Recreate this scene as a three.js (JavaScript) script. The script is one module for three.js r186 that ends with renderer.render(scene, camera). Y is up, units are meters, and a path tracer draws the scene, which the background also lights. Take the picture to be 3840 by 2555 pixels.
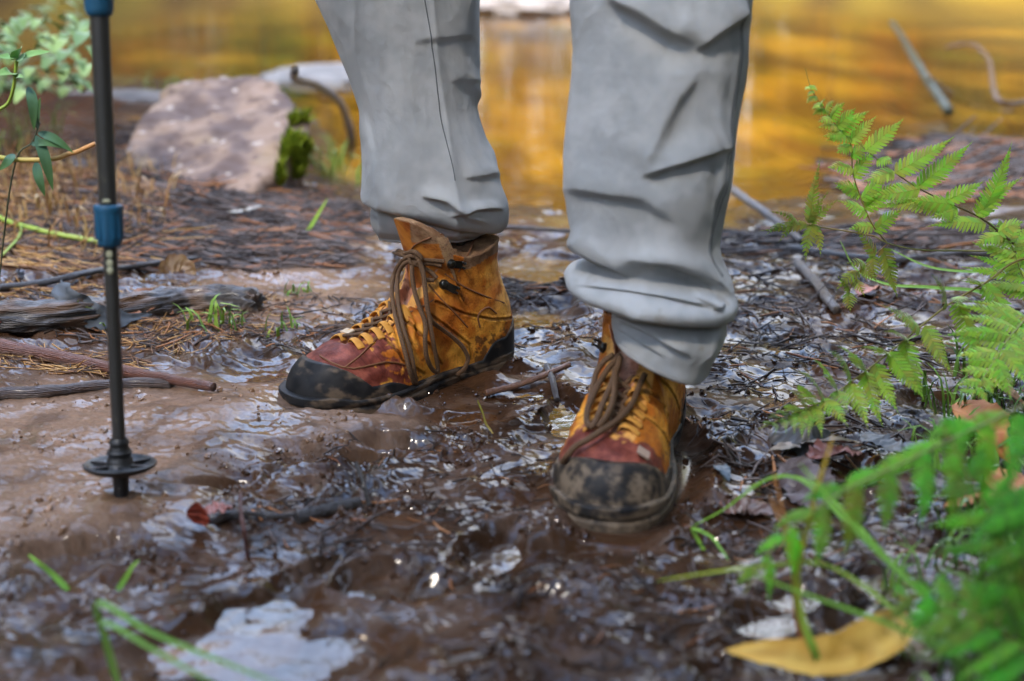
import * as THREE from 'three';
import { mergeGeometries } from 'three/addons/utils/BufferGeometryUtils.js';
import { ImprovedNoise } from 'three/addons/math/ImprovedNoise.js';

// ---------------------------------------------------------------- camera, sky, sun, exposure
const EYE = 0.6, PITCH = 17 * Math.PI / 180, FOCAL = 5333;            // 50 mm lens held 60 cm above the mud
const scene = new THREE.Scene();
const camera = new THREE.PerspectiveCamera(2 * Math.atan(1277.5 / FOCAL) * 180 / Math.PI, 1024 / 681, 0.05, 200);
camera.position.set(0, EYE, 0);
camera.rotation.set(-PITCH, 0, 0);
camera.focus = 1.83;
camera.userData.fStop = 2.8;
const renderer = new THREE.WebGLRenderer({ antialias: true });
renderer.toneMapping = THREE.LinearToneMapping;
renderer.toneMappingExposure = 2.05;
renderer.shadowMap.enabled = true;
const SKY = 3.8;                                                     // bright open sky above a wooded creek
const sun = new THREE.DirectionalLight(new THREE.Color(1, 0.9, 0.78), 4.3);
sun.position.set(-2.6, 8, 5);
sun.castShadow = true;
sun.shadow.radius = 12;
sun.shadow.mapSize.set(2048, 2048);
Object.assign(sun.shadow.camera, { left: -12, right: 12, top: 12, bottom: -12, near: 0.1, far: 60 });
scene.add(sun);

// ---------------------------------------------------------------- helpers
const perlin = new ImprovedNoise();
const noise = (x, y, z = 0) => perlin.noise(x + 131.3, y + 57.7, z + 91.1);
function fbm(x, y, z, oct) { let a = 1, s = 0, n = 0; for (let i = 0; i < oct; i++) { s += a * noise(x, y, z); n += a; x *= 2.03; y *= 2.03; z *= 2.03; a *= 0.5; } return s / n; }
function rng(seed) { let a = seed >>> 0; return () => { a = (a + 0x6D2B79F5) | 0; let t = Math.imul(a ^ (a >>> 15), 1 | a); t = (t + Math.imul(t ^ (t >>> 7), 61 | t)) ^ t; return ((t ^ (t >>> 14)) >>> 0) / 4294967296; }; }
const sstep = (a, b, x) => { const t = Math.min(1, Math.max(0, (x - a) / (b - a))); return t * t * (3 - 2 * t); };
const lerp = (a, b, t) => a + (b - a) * t;
const clamp = (x, a, b) => Math.min(b, Math.max(a, x));
const V = (x, y, z) => new THREE.Vector3(x, y, z);
const mix3 = (a, b, t) => [lerp(a[0], b[0], t), lerp(a[1], b[1], t), lerp(a[2], b[2], t)];
// line of sight of the photograph's lens, used to survey where things stand
const FWD = V(0, -Math.sin(PITCH), -Math.cos(PITCH)), UPV = V(0, Math.cos(PITCH), -Math.sin(PITCH));
function sight(px, py) { return V((px - 1920) / FOCAL, 0, 0).addScaledVector(UPV, -(py - 1277.5) / FOCAL).add(FWD); }
function flat(px, py, y = 0) { const d = sight(px, py), t = (y - EYE) / d.y; return V(0, EYE, 0).addScaledVector(d, t); }
function away(px, py, depth) { const d = sight(px, py), t = -depth / d.z; return V(0, EYE, 0).addScaledVector(d, t); }
function curve1(pts) {                                               // monotone-ish interpolation through [x, y] pairs
  return (x) => {
    if (x <= pts[0][0]) return pts[0][1];
    const n = pts.length; if (x >= pts[n - 1][0]) return pts[n - 1][1];
    let i = 0; while (x > pts[i + 1][0]) i++;
    const [x0, y0] = pts[i], [x1, y1] = pts[i + 1], h = x1 - x0, t = (x - x0) / h;
    const m0 = i > 0 ? (y1 - pts[i - 1][1]) / (x1 - pts[i - 1][0]) : (y1 - y0) / h, m1 = i + 2 < n ? (pts[i + 2][1] - y0) / (pts[i + 2][0] - x0) : (y1 - y0) / h;
    const t2 = t * t, t3 = t2 * t;
    return (2 * t3 - 3 * t2 + 1) * y0 + (t3 - 2 * t2 + t) * h * m0 + (-2 * t3 + 3 * t2) * y1 + (t3 - t2) * h * m1;
  };
}
const used = new Map();
function numbered(name) { const k = used.get(name) ?? 0; used.set(name, k + 1); return k ? name + '_' + String(k).padStart(3, '0') : name; }
function mesh(name, geometry, material, parent = scene) {
  const m = new THREE.Mesh(geometry, material); m.name = parent === scene ? numbered(name) : name; m.castShadow = m.receiveShadow = true; parent.add(m); return m;
}
function tag(o, label, category, group, kind) { o.userData.label = label; if (category) o.userData.category = category; if (group) o.userData.group = group; if (kind) o.userData.kind = kind; return o; }
function structure(name, geometry, material, label) { const m = mesh(name, geometry, material); m.userData = { label, category: name.replace(/_/g, ' ').split(' ').slice(-2).join(' '), kind: 'structure' }; return m; }
function thing(name, label, category, at, group) { const g = new THREE.Group(); g.name = numbered(name); if (at) g.position.copy(at); scene.add(g); return tag(g, label, category, group); }
const mat = (c, roughness = 0.6, more = {}) => { const m = new THREE.MeshPhysicalMaterial({ roughness, ...more }); if (Array.isArray(c)) m.color.setRGB(...c); return m; };

function geo(pos, idx, col, uv) {
  const g = new THREE.BufferGeometry();
  g.setAttribute('position', new THREE.BufferAttribute(pos instanceof Float32Array ? pos : new Float32Array(pos), 3));
  if (col) g.setAttribute('color', new THREE.BufferAttribute(col instanceof Float32Array ? col : new Float32Array(col), 3));
  if (uv) g.setAttribute('uv', new THREE.BufferAttribute(uv instanceof Float32Array ? uv : new Float32Array(uv), 2));
  g.setIndex(new THREE.BufferAttribute(idx instanceof Uint32Array ? idx : new Uint32Array(idx), 1));
  g.computeVertexNormals();
  return g;
}
// closed surface of a distance-like field by surface nets, vertices pulled onto the zero level
function skin(f, lo, hi, cell, color, pulls = 2) {
  const nx = Math.ceil((hi[0] - lo[0]) / cell) + 1, ny = Math.ceil((hi[1] - lo[1]) / cell) + 1, nz = Math.ceil((hi[2] - lo[2]) / cell) + 1, sxy = nx * ny;
  const val = new Float32Array(sxy * nz);
  for (let k = 0, p = 0; k < nz; k++) for (let j = 0; j < ny; j++) for (let i = 0; i < nx; i++, p++) val[p] = f(lo[0] + i * cell, lo[1] + j * cell, lo[2] + k * cell);
  const at = new Int32Array(sxy * nz).fill(-1), pos = [], idx = [];
  const E = [[0, 1], [0, 2], [0, 4], [1, 3], [1, 5], [2, 3], [2, 6], [3, 7], [4, 5], [4, 6], [5, 7], [6, 7]], off = [0, 1, nx, nx + 1, sxy, sxy + 1, sxy + nx, sxy + nx + 1];
  for (let k = 0; k < nz - 1; k++) for (let j = 0; j < ny - 1; j++) for (let i = 0; i < nx - 1; i++) {
    const p = i + j * nx + k * sxy; let inside = 0;
    for (let c = 0; c < 8; c++) if (val[p + off[c]] < 0) inside++;
    if (!inside || inside === 8) continue;
    let x = 0, y = 0, z = 0, n = 0;
    for (const [a, b] of E) {
      const va = val[p + off[a]], vb = val[p + off[b]];
      if ((va < 0) === (vb < 0)) continue;
      const t = va / (va - vb);
      x += lerp(a & 1, b & 1, t); y += lerp((a >> 1) & 1, (b >> 1) & 1, t); z += lerp((a >> 2) & 1, (b >> 2) & 1, t); n++;
    }
    at[p] = pos.length / 3; pos.push(lo[0] + (i + x / n) * cell, lo[1] + (j + y / n) * cell, lo[2] + (k + z / n) * cell);
  }
  const quad = (a, b, c, d, flip) => { if (a < 0 || b < 0 || c < 0 || d < 0) return; flip ? idx.push(a, c, b, a, d, c) : idx.push(a, b, c, a, c, d); };
  for (let k = 1; k < nz - 1; k++) for (let j = 1; j < ny - 1; j++) for (let i = 1; i < nx - 1; i++) {
    const p = i + j * nx + k * sxy, v = val[p] < 0;
    if (v !== val[p + 1] < 0) quad(at[p], at[p - nx], at[p - nx - sxy], at[p - sxy], v);
    if (v !== val[p + nx] < 0) quad(at[p], at[p - sxy], at[p - sxy - 1], at[p - 1], v);
    if (v !== val[p + sxy] < 0) quad(at[p], at[p - 1], at[p - 1 - nx], at[p - nx], v);
  }
  const e = cell * 0.25;
  for (let n = 0; n < pos.length; n += 3) for (let r = 0; r < pulls; r++) {
    const x = pos[n], y = pos[n + 1], z = pos[n + 2], v = f(x, y, z), gx = (f(x + e, y, z) - v) / e, gy = (f(x, y + e, z) - v) / e, gz = (f(x, y, z + e) - v) / e, q = gx * gx + gy * gy + gz * gz;
    if (q < 1e-6) break;
    const s = clamp(v / q, -cell / Math.sqrt(q), cell / Math.sqrt(q)) * 0.7; pos[n] -= s * gx; pos[n + 1] -= s * gy; pos[n + 2] -= s * gz;
  }
  const g = geo(pos, idx);
  if (color) paint(g, color);
  return g;
}
function paint(g, color) {
  const p = g.attributes.position, nn = g.attributes.normal, c = new Float32Array(p.count * 3);
  for (let i = 0; i < p.count; i++) { const q = color(p.getX(i), p.getY(i), p.getZ(i), nn.getX(i), nn.getY(i), nn.getZ(i)); c[3 * i] = q[0]; c[3 * i + 1] = q[1]; c[3 * i + 2] = q[2]; }
  g.setAttribute('color', new THREE.BufferAttribute(c, 3)); return g;
}
// a tube along points; radius may be a function of t; uv.x runs along in metres
function tube(points, radius, { seg = 0, sides = 8, wobble = 0, seed = 1, color, closed = false, squash = 1, thin = 1 } = {}) {
  const c = new THREE.CatmullRomCurve3(points, closed, 'centripetal'), len = c.getLength(), n = seg || Math.max(4, Math.min(160, Math.round(len / 0.006)));
  const P = c.getSpacedPoints(n), F = frames(P), pos = [], idx = [], uv = [], col = [];
  for (let i = 0; i <= n; i++) {
    const t = i / n, r = typeof radius === 'function' ? radius(t) : radius, { N, B } = F[i];
    for (let k = 0; k <= sides; k++) {
      const a = 2 * Math.PI * k / sides, w = wobble ? 1 + wobble * noise(Math.cos(a) * 1.3 + seed, Math.sin(a) * 1.3, t * len * 40 + seed * 7) * 2 : 1, ca = Math.cos(a) * r * w * thin, sa = Math.sin(a) * r * w * squash;
      pos.push(P[i].x + N.x * ca + B.x * sa, P[i].y + N.y * ca + B.y * sa, P[i].z + N.z * ca + B.z * sa);
      uv.push(t * len, k / sides);
      if (color) col.push(...color(t, a));
    }
  }
  const w = sides + 1;
  for (let i = 0; i < n; i++) for (let k = 0; k < sides; k++) { const a = i * w + k, b = a + w; idx.push(a, a + 1, b, b, a + 1, b + 1); }
  if (!closed) for (const [row, flip] of [[0, 0], [n, 1]]) {          // end caps
    const m = pos.length / 3; pos.push(P[row].x, P[row].y, P[row].z); uv.push(0, 0); if (color) col.push(...color(row / n, 0));
    for (let k = 0; k < sides; k++) { const a = row * w + k; flip ? idx.push(a, a + 1, m) : idx.push(a + 1, a, m); }
  }
  return geo(pos, idx, color ? col : null, uv);
}
function frames(P) {
  const out = []; let N = null;
  for (let i = 0; i < P.length; i++) {
    const T = P[Math.min(i + 1, P.length - 1)].clone().sub(P[Math.max(i - 1, 0)]).normalize();
    if (!N) N = Math.abs(T.y) < 0.9 ? V(0, 1, 0) : V(0, 0, 1);
    N = N.clone().addScaledVector(T, -N.dot(T)).normalize();
    out.push({ T, N, B: T.clone().cross(N).normalize() });
  }
  return out;
}
// a leaf blade along points, width profile, folded along the midrib, slightly thick
function blade(points, width, { fold = 0.25, up = V(0, 1, 0), seg = 14, thick = 0.0004, color, wave = 0, seed = 1, shape = (t) => Math.pow(Math.sin(Math.PI * Math.pow(clamp(t, 0, 1), 0.75)), 0.8) } = {}) {
  const c = new THREE.CatmullRomCurve3(points), P = c.getSpacedPoints(seg), pos = [], idx = [], col = [], uv = [], cols = 5;
  for (let layer = 0; layer < 2; layer++) for (let i = 0; i <= seg; i++) {
    const T = P[Math.min(i + 1, seg)].clone().sub(P[Math.max(i - 1, 0)]).normalize(), S = T.clone().cross(up).normalize(), U = S.clone().cross(T).normalize(), w = width * 0.5 * Math.max(0.02, shape(i / seg));
    for (let k = 0; k < cols; k++) {
      const s = k / (cols - 1) * 2 - 1, h = fold * Math.abs(s) * w + wave * w * noise(i * 0.45 + seed, s * 1.5, seed) - layer * thick, q = P[i].clone().addScaledVector(S, s * w * (1 + wave * 0.5 * noise(i * 0.8 + seed * 3, s, 5))).addScaledVector(U, h);
      pos.push(q.x, q.y, q.z); uv.push(i / seg, k / (cols - 1)); if (color) col.push(...color(i / seg, s));
    }
  }
  const off = (seg + 1) * cols;
  for (let i = 0; i < seg; i++) for (let k = 0; k < cols - 1; k++) { const a = i * cols + k, b = a + cols; idx.push(a, a + 1, b, b, a + 1, b + 1, a + off, b + off, a + 1 + off, b + off, b + 1 + off, a + 1 + off); }
  return geo(pos, idx, color ? col : null, uv);
}
function texture(size, fn, srgb = true) {                            // tiling texture, fn(u, v) -> [r, g, b] 0..1
  const d = new Uint8Array(size * size * 4);
  for (let j = 0, p = 0; j < size; j++) for (let i = 0; i < size; i++, p += 4) { const c = fn(i / size, j / size, i, j); d[p] = clamp(c[0], 0, 1) * 255; d[p + 1] = clamp(c[1], 0, 1) * 255; d[p + 2] = clamp(c[2], 0, 1) * 255; d[p + 3] = 255; }
  const t = new THREE.DataTexture(d, size, size); t.wrapS = t.wrapT = THREE.RepeatWrapping; t.magFilter = THREE.LinearFilter; t.minFilter = THREE.LinearFilter; if (srgb) t.colorSpace = THREE.SRGBColorSpace; t.needsUpdate = true; return t;
}
function tileNoise(u, v, f, oct, seed) {                             // noise that repeats over the unit square
  let s = 0, a = 1, n = 0;
  for (let o = 0; o < oct; o++) {
    const x = u * f, y = v * f, k = (X, Y) => noise(X, Y, seed + o * 9.7), bx = u, by = v;
    s += a * ((k(x, y) * (1 - bx) + k(x - f, y) * bx) * (1 - by) + (k(x, y - f) * (1 - bx) + k(x - f, y - f) * bx) * by); n += a; f *= 2; a *= 0.55;
  }
  return s / n;
}
// sky: hazy blue with broad soft cloud, the same all round
{
  const W = 512, H = 256, d = new Float32Array(W * H * 4);
  for (let j = 0, p = 0; j < H; j++) for (let i = 0; i < W; i++, p += 4) {
    const el = ((j + 0.5) / H - 0.5) * Math.PI, az = (i + 0.5) / W * 2 * Math.PI, x = Math.cos(el) * Math.cos(az), y = Math.sin(el), z = Math.cos(el) * Math.sin(az), up = Math.max(y, 0);
    let c = mix3([0.95, 0.96, 0.97], [0.3, 0.52, 0.98], Math.pow(up, 0.5));
    const cl = sstep(-0.1, 0.16, fbm(x * 2.2 / (0.35 + up), y * 1.5, z * 2.2 / (0.35 + up), 5));
    c = mix3(c, [1.12, 1.12, 1.12], cl * 0.62);
    if (y < 0) c = [0.3, 0.3, 0.3];
    d[p] = c[0]; d[p + 1] = c[1]; d[p + 2] = c[2]; d[p + 3] = 1;
  }
  const t = new THREE.DataTexture(d, W, H, THREE.RGBAFormat, THREE.FloatType); t.mapping = THREE.EquirectangularReflectionMapping; t.magFilter = t.minFilter = THREE.LinearFilter; t.needsUpdate = true;
  scene.background = t; scene.environment = t; scene.backgroundIntensity = scene.environmentIntensity = SKY;
}

// ---------------------------------------------------------------- the muddy bank
const shore = curve1([[-6, 6.5], [-1.4, 5.2], [-0.9, 4.7], [-0.62, 4.1], [-0.42, 3.25], [-0.2, 2.82], [0, 2.72], [0.3, 2.7], [0.55, 2.76], [0.9, 3.1], [1.4, 3.7], [6, 5]]);
const STREAM = -0.035, PUDDLE = -0.0085;
const blob = (x, d, [cx, cd, rx, rd, turn = 0]) => { const c = Math.cos(turn), s = Math.sin(turn), a = ((x - cx) * c + (d - cd) * s) / rx, b = (-(x - cx) * s + (d - cd) * c) / rd; return a * a + b * b; };
const at2 = (px, py) => { const p = flat(px, py); return [p.x, -p.z]; };
// hollows that hold water: centre, radii, turn, depth
const hollow = [
  [...at2(985, 2290), 0.058, 0.05, 0.5, 0.016], [...at2(840, 2430), 0.1, 0.06, 0.3, 0.017], [...at2(1000, 2520), 0.07, 0.05, 0, 0.016], [...at2(1150, 2150), 0.055, 0.016, 0.7, 0.014],
  [...at2(1420, 2180), 0.052, 0.04, 0.2, 0.02], [...at2(1270, 2440), 0.06, 0.06, 0, 0.018], [...at2(1860, 2080), 0.04, 0.055, -0.3, 0.017], [...at2(1560, 2200), 0.05, 0.03, 0, 0.015],
  [...at2(260, 2080), 0.07, 0.022, 0.2, 0.012], [...at2(830, 1830), 0.045, 0.012, 0.4, 0.011], [...at2(1380, 1730), 0.04, 0.016, 0.2, 0.011],
  [...at2(1700, 1390), 0.13, 0.03, 0.1, 0.011], [...at2(1760, 1560), 0.05, 0.035, 0.2, 0.014], [...at2(2130, 1560), 0.032, 0.09, 0.1, 0.02], [...at2(1480, 1680), 0.055, 0.02, 0, 0.011], [...at2(1500, 1560), 0.16, 0.04, -0.12, 0.009], [...at2(1950, 1480), 0.07, 0.05, 0, 0.011],
  [...at2(2010, 990), 0.13, 0.13, 0.2, 0.02], [...at2(1990, 1180), 0.09, 0.1, 0.3, 0.014], [...at2(2640, 1560), 0.03, 0.05, 0, 0.009],
  [...at2(3400, 2330), 0.1, 0.06, 0.2, 0.018], [...at2(2950, 2330), 0.06, 0.035, 0, 0.016], [...at2(3000, 2230), 0.04, 0.03, 0, 0.014], [...at2(3300, 2180), 0.05, 0.04, 0, 0.014], [...at2(2250, 2060), 0.1, 0.03, 0, 0.012],
];
// patches of smooth pale clay, and mounds
const clay = [[...at2(420, 1600), 0.26, 0.2, 0], [...at2(800, 1560), 0.22, 0.13, 0], [...at2(60, 1900), 0.2, 0.16, 0], [...at2(1250, 1600), 0.13, 0.1, 0], [...at2(300, 1750), 0.2, 0.12, 0], [...at2(1080, 1130), 0.18, 0.24, 0], [...at2(1150, 940), 0.12, 0.2, 0]];
const soles = [[...at2(1500, 1410), 0.175, 0.062, -0.77], [...at2(2395, 1790), 0.062, 0.17, -0.25]];
const clayness = (x, d) => { let c = 0; for (const b of clay) c = Math.max(c, 1 - sstep(0.35, 1.25, Math.sqrt(blob(x, d, b)) + 0.35 * noise(x * 11, d * 11, 4))); return c; };
function groundHeight(x, z) {
  const d = -z, s = shore(x), n1 = fbm(x * 5.5, d * 5.5, 1, 2), c = d > 0.8 && d < 3 && Math.abs(x) < 1.2 ? clayness(x, d) : 0;
  let h = 0.012 * n1 + 0.004;
  const fine = Math.abs(x) < 1.6 && d > 0.6 && d < 6;
  if (fine) {
    const wx = x + 0.03 * noise(x * 12, d * 12, 40), wd = d + 0.03 * noise(x * 12, d * 12, 44), lump = 1 - Math.abs(fbm(wx * 11, wd * 13, 7, 3)) * 2.2, rough = lerp(1, 0.22, c) * (0.55 + 0.9 * sstep(-0.3, 0.35, noise(x * 7, d * 7, 77)));
    h += rough * (0.012 * (lump - 0.55) + 0.006 * fbm(wx * 36, wd * 40, 3, 3) + 0.0016 * noise(wx * 170, wd * 190, 11)) + 0.0035 * c * fbm(x * 30, d * 34, 2, 3) + 0.0016 * c * noise(x * 170, d * 150, 12);
    h += c * 0.011;
    let w = 0;
    for (const b of hollow) { const q = blob(x, d, b); if (q < 2.6) { const e = Math.sqrt(q) + 0.28 * noise(x * 24, d * 24, 5) + 0.05 * noise(x * 66, d * 66, 8); w = Math.max(w, b[5] * (1 - sstep(0.35, 1.15, e))); } }
    h = lerp(h, h * 0.45 - 0.004, Math.min(1, w / 0.01)) - w * 0.9;
    for (const b of soles) { const q = Math.sqrt(blob(x, d, b)); if (q < 2) { h = lerp(h, Math.min(h, -0.007), 1 - sstep(0.85, 1.3, q)); h += 0.006 * Math.exp(-Math.pow((q - 1.42) / 0.16, 2)) * (0.6 + noise(x * 20, d * 20, 3)); } }
    const pole = Math.hypot(x + 0.401, d - 1.346); h += 0.006 * Math.exp(-Math.pow((pole - 0.02) / 0.008, 2));
  }
  h += 0.05 * sstep(0.55, 1.3, Math.abs(x)) * (1 - sstep(s - 0.9, s - 0.1, d)) * (d < 1.9 || x < 0 ? 1 : 0.4);      // the bank rises to both sides
  h += 0.03 * sstep(-0.35, -0.8, x) * sstep(1.6, 2.1, d) * (1 - sstep(2.8, 3.6, d));
  const wet = sstep(s - 0.5, s + 0.25, d + 0.12 * noise(x * 4, d * 4, 9));
  h = lerp(h, h * 0.5 - 0.02, wet);
  const out = d - s; if (out > 0) h -= 0.13 * sstep(0, 1.6, out) + 0.05 * sstep(1, 4, out);
  const farBank = d - 10.6 - 1.2 * noise(x * 0.25, 3, 1); if (farBank > 0) h += 0.45 * sstep(0, 1.6, farBank) + 0.06 * Math.max(0, farBank - 1) + 0.25 * fbm(x * 0.4, d * 0.4, 2, 3) * sstep(0.5, 4, farBank);
  if (d < -1) h += 0.15 * fbm(x * 0.5, d * 0.5, 2, 2) * sstep(1, 3, -d) + 4.5 * sstep(1.2, 11, -d);                    // unseen slopes added behind and to both sides to block low sky light
  if (Math.abs(x) > 2.6) h += 5 * sstep(2.6, 13, Math.abs(x)) * (1 - 0.75 * sstep(s, s + 3, d) * (1 - sstep(9, 14, d)));  // side slopes out of view, likewise added to cut low sky
  return h;
}
const hitCache = (px, py, lift = 0) => {                              // where the line of sight meets the mud
  const d = sight(px, py); let t = (0.08 + lift - EYE) / d.y;
  for (let i = 0; i < 900; i++) { const x = d.x * t, y = EYE + d.y * t, z = d.z * t; if (y <= groundHeight(x, z) + lift) return V(x, y, z); t += 0.002; }
  return flat(px, py).add(V(0, lift, 0));
};
const onMud = (px, py, lift = 0) => hitCache(px, py, lift);
const rest = (x, z, lift = 0) => V(x, groundHeight(x, z) + lift, z);
{
  const axis = (dense0, dense1, n, lo, hi, m) => { const a = []; for (let i = m; i >= 1; i--) a.push(dense0 - (dense0 - lo) * Math.pow(i / m, 3)); for (let i = 0; i <= n; i++) a.push(lerp(dense0, dense1, i / n)); for (let i = 1; i <= m; i++) a.push(dense1 + (hi - dense1) * Math.pow(i / m, 3)); return a; };
  const xs = axis(-0.95, 0.95, 560, -45, 45, 46), ds = []; for (let i = 40; i >= 1; i--) ds.push(0.85 - 30 * Math.pow(i / 40, 3)); for (let d = 0.85; d < 3.6;) { ds.push(d); d += 0.0026 * d * (d > 2.6 ? 1 + (d - 2.6) * 1.5 : 0.85); } for (let i = 1; i <= 70; i++) ds.push(3.6 + 56 * Math.pow(i / 70, 2.2));
  const nx = xs.length, nz = ds.length, pos = new Float32Array(nx * nz * 3), col = new Float32Array(nx * nz * 3), uv = new Float32Array(nx * nz * 2), idx = [], dry = [];
  const dark = [0.015, 0.0075, 0.004], brown = [0.05, 0.023, 0.011], tan = [0.185, 0.116, 0.078], grey = [0.075, 0.046, 0.032], gold = [0.3, 0.18, 0.02], moss = [0.09, 0.095, 0.01], litter = [0.09, 0.04, 0.012];
  for (let j = 0, p = 0; j < nz; j++) for (let i = 0; i < nx; i++, p++) {
    const x = xs[i], d = ds[j], h = groundHeight(x, -d);
    pos[3 * p] = x; pos[3 * p + 1] = h; pos[3 * p + 2] = -d; uv[2 * p] = x; uv[2 * p + 1] = d;
    const near = Math.abs(x) < 1.4 && d > 0.7 && d < 4;
    let c = mix3(dark, brown, sstep(-0.35, 0.3, fbm(x * 9, d * 9, 21, 4)));
    if (near) {
      c = mix3(c, tan, 0.85 * clayness(x, d));
      c = mix3(c, grey, 0.75 * sstep(0.0, 0.3, fbm(x * 14, d * 14, 31, 4)));
      const g = noise(x * 230, d * 230, 5) + 0.5 * noise(x * 420, d * 420, 6); c = c.map((v) => v * (1 + 0.35 * g));
    }
    const s = shore(x); if (d > s - 0.15) {                           // bed of the creek: ochre sand, leaf litter and weed, patches painted like mottled reflections
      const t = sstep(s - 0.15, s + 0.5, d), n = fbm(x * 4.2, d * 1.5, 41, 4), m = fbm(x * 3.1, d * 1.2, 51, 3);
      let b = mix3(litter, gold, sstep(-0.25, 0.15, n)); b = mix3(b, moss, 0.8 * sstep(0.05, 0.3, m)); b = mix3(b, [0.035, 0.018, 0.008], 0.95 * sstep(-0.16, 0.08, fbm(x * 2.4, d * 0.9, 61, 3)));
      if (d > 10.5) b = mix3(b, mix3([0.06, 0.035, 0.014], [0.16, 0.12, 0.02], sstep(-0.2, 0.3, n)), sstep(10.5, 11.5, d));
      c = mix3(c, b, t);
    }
    if (d < 0.6 || Math.abs(x) > 1.5) c = mix3(c, mix3([0.09, 0.05, 0.02], [0.07, 0.075, 0.02], sstep(-0.2, 0.2, fbm(x, d, 71, 3))), d < 0.6 ? sstep(0.6, 0, d) : sstep(1.5, 2.2, Math.abs(x)) * (d < s ? 1 : 0));
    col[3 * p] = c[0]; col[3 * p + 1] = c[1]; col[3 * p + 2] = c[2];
  }
  for (let j = 0; j < nz - 1; j++) for (let i = 0; i < nx - 1; i++) { const a = j * nx + i, b = a + nx; (Math.abs(xs[i]) < 1.7 && ds[j] > 0.3 && ds[j] < 7 ? idx : dry).push(a, a + 1, b, b, a + 1, b + 1); }
  const bump = texture(1024, (u, v) => { const a = 0.5 + 0.75 * tileNoise(u, v, 22, 4, 3); return [a, a, a]; }, false); bump.repeat.set(4, 4);
  const W0 = 1024, wetness = texture(W0, (u, v) => { const x = (u - 0.5) * 3.4, d = 0.6 + v * 3.4, c = clayness(x, d), n = fbm(x * 13, d * 13, 81, 4), k = clamp((0.25 + 0.9 * sstep(-0.25, 0.25, n)) * lerp(1, 0.75, c), 0, 1); return [k, k, k]; }, false);
  wetness.wrapS = wetness.wrapT = THREE.ClampToEdgeWrapping; wetness.repeat.set(1 / 3.4, 1 / 3.4); wetness.offset.set(0.5, -0.6 / 3.4);
  const wetMud = mat(null, 0.48, { vertexColors: true, bumpMap: bump, bumpScale: 0.0034, clearcoat: 0.7, clearcoatMap: wetness, clearcoatRoughness: 0.12, specularIntensity: 0.04 });
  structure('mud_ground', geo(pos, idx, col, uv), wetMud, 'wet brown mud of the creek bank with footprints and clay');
  structure('forest_floor', geo(pos.slice(), dry, col.slice(), uv.slice()), mat(null, 0.95, { vertexColors: true, specularIntensity: 0.2 }), 'dry leaf covered forest floor with unseen slopes added to block low sky');
  // standing water: still puddles and the slow creek
  const sheet = (x0, x1, d0, d1, y, n, amp, f) => { const p = [], u = [], ix = []; for (let j = 0; j <= n; j++) for (let i = 0; i <= n; i++) { const x = lerp(x0, x1, i / n), d = lerp(d0, d1, j / n); p.push(x, y + amp * noise(x * f, d * f, 2), -d); u.push(x, d); } for (let j = 0; j < n; j++) for (let i = 0; i < n; i++) { const a = j * (n + 1) + i, b = a + n + 1; ix.push(a, a + 1, b, b, a + 1, b + 1); } return geo(p, ix, null, u); };
  const ripple = texture(512, (u, v) => { const a = 0.5 + 0.7 * tileNoise(u, v, 5, 3, 17); return [a, a, a]; }, false);
  const ripple2 = ripple.clone(); ripple2.repeat.set(0.7, 3.6); ripple2.needsUpdate = true; ripple.repeat.set(5, 5);
  const still = mat([1, 0.93, 0.84], 0.03, { transmission: 1, thickness: 0, ior: 1.33, bumpMap: ripple, bumpScale: 0.002 });
  const creek = mat([1, 0.86, 0.6], 0.05, { transmission: 1, thickness: 0, ior: 1.33, bumpMap: ripple2, bumpScale: 0.003 });
  structure('puddle_water', sheet(-1.05, 1.05, 0.9, 2.62, PUDDLE, 60, 0.0015, 1.4), still, 'shallow puddles of clear brown water standing in the trodden mud');
  structure('creek_water', sheet(-30, 30, 2.35, 13.5, STREAM, 40, 0, 1), creek, 'slow golden brown creek water behind the walker');
}

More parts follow.
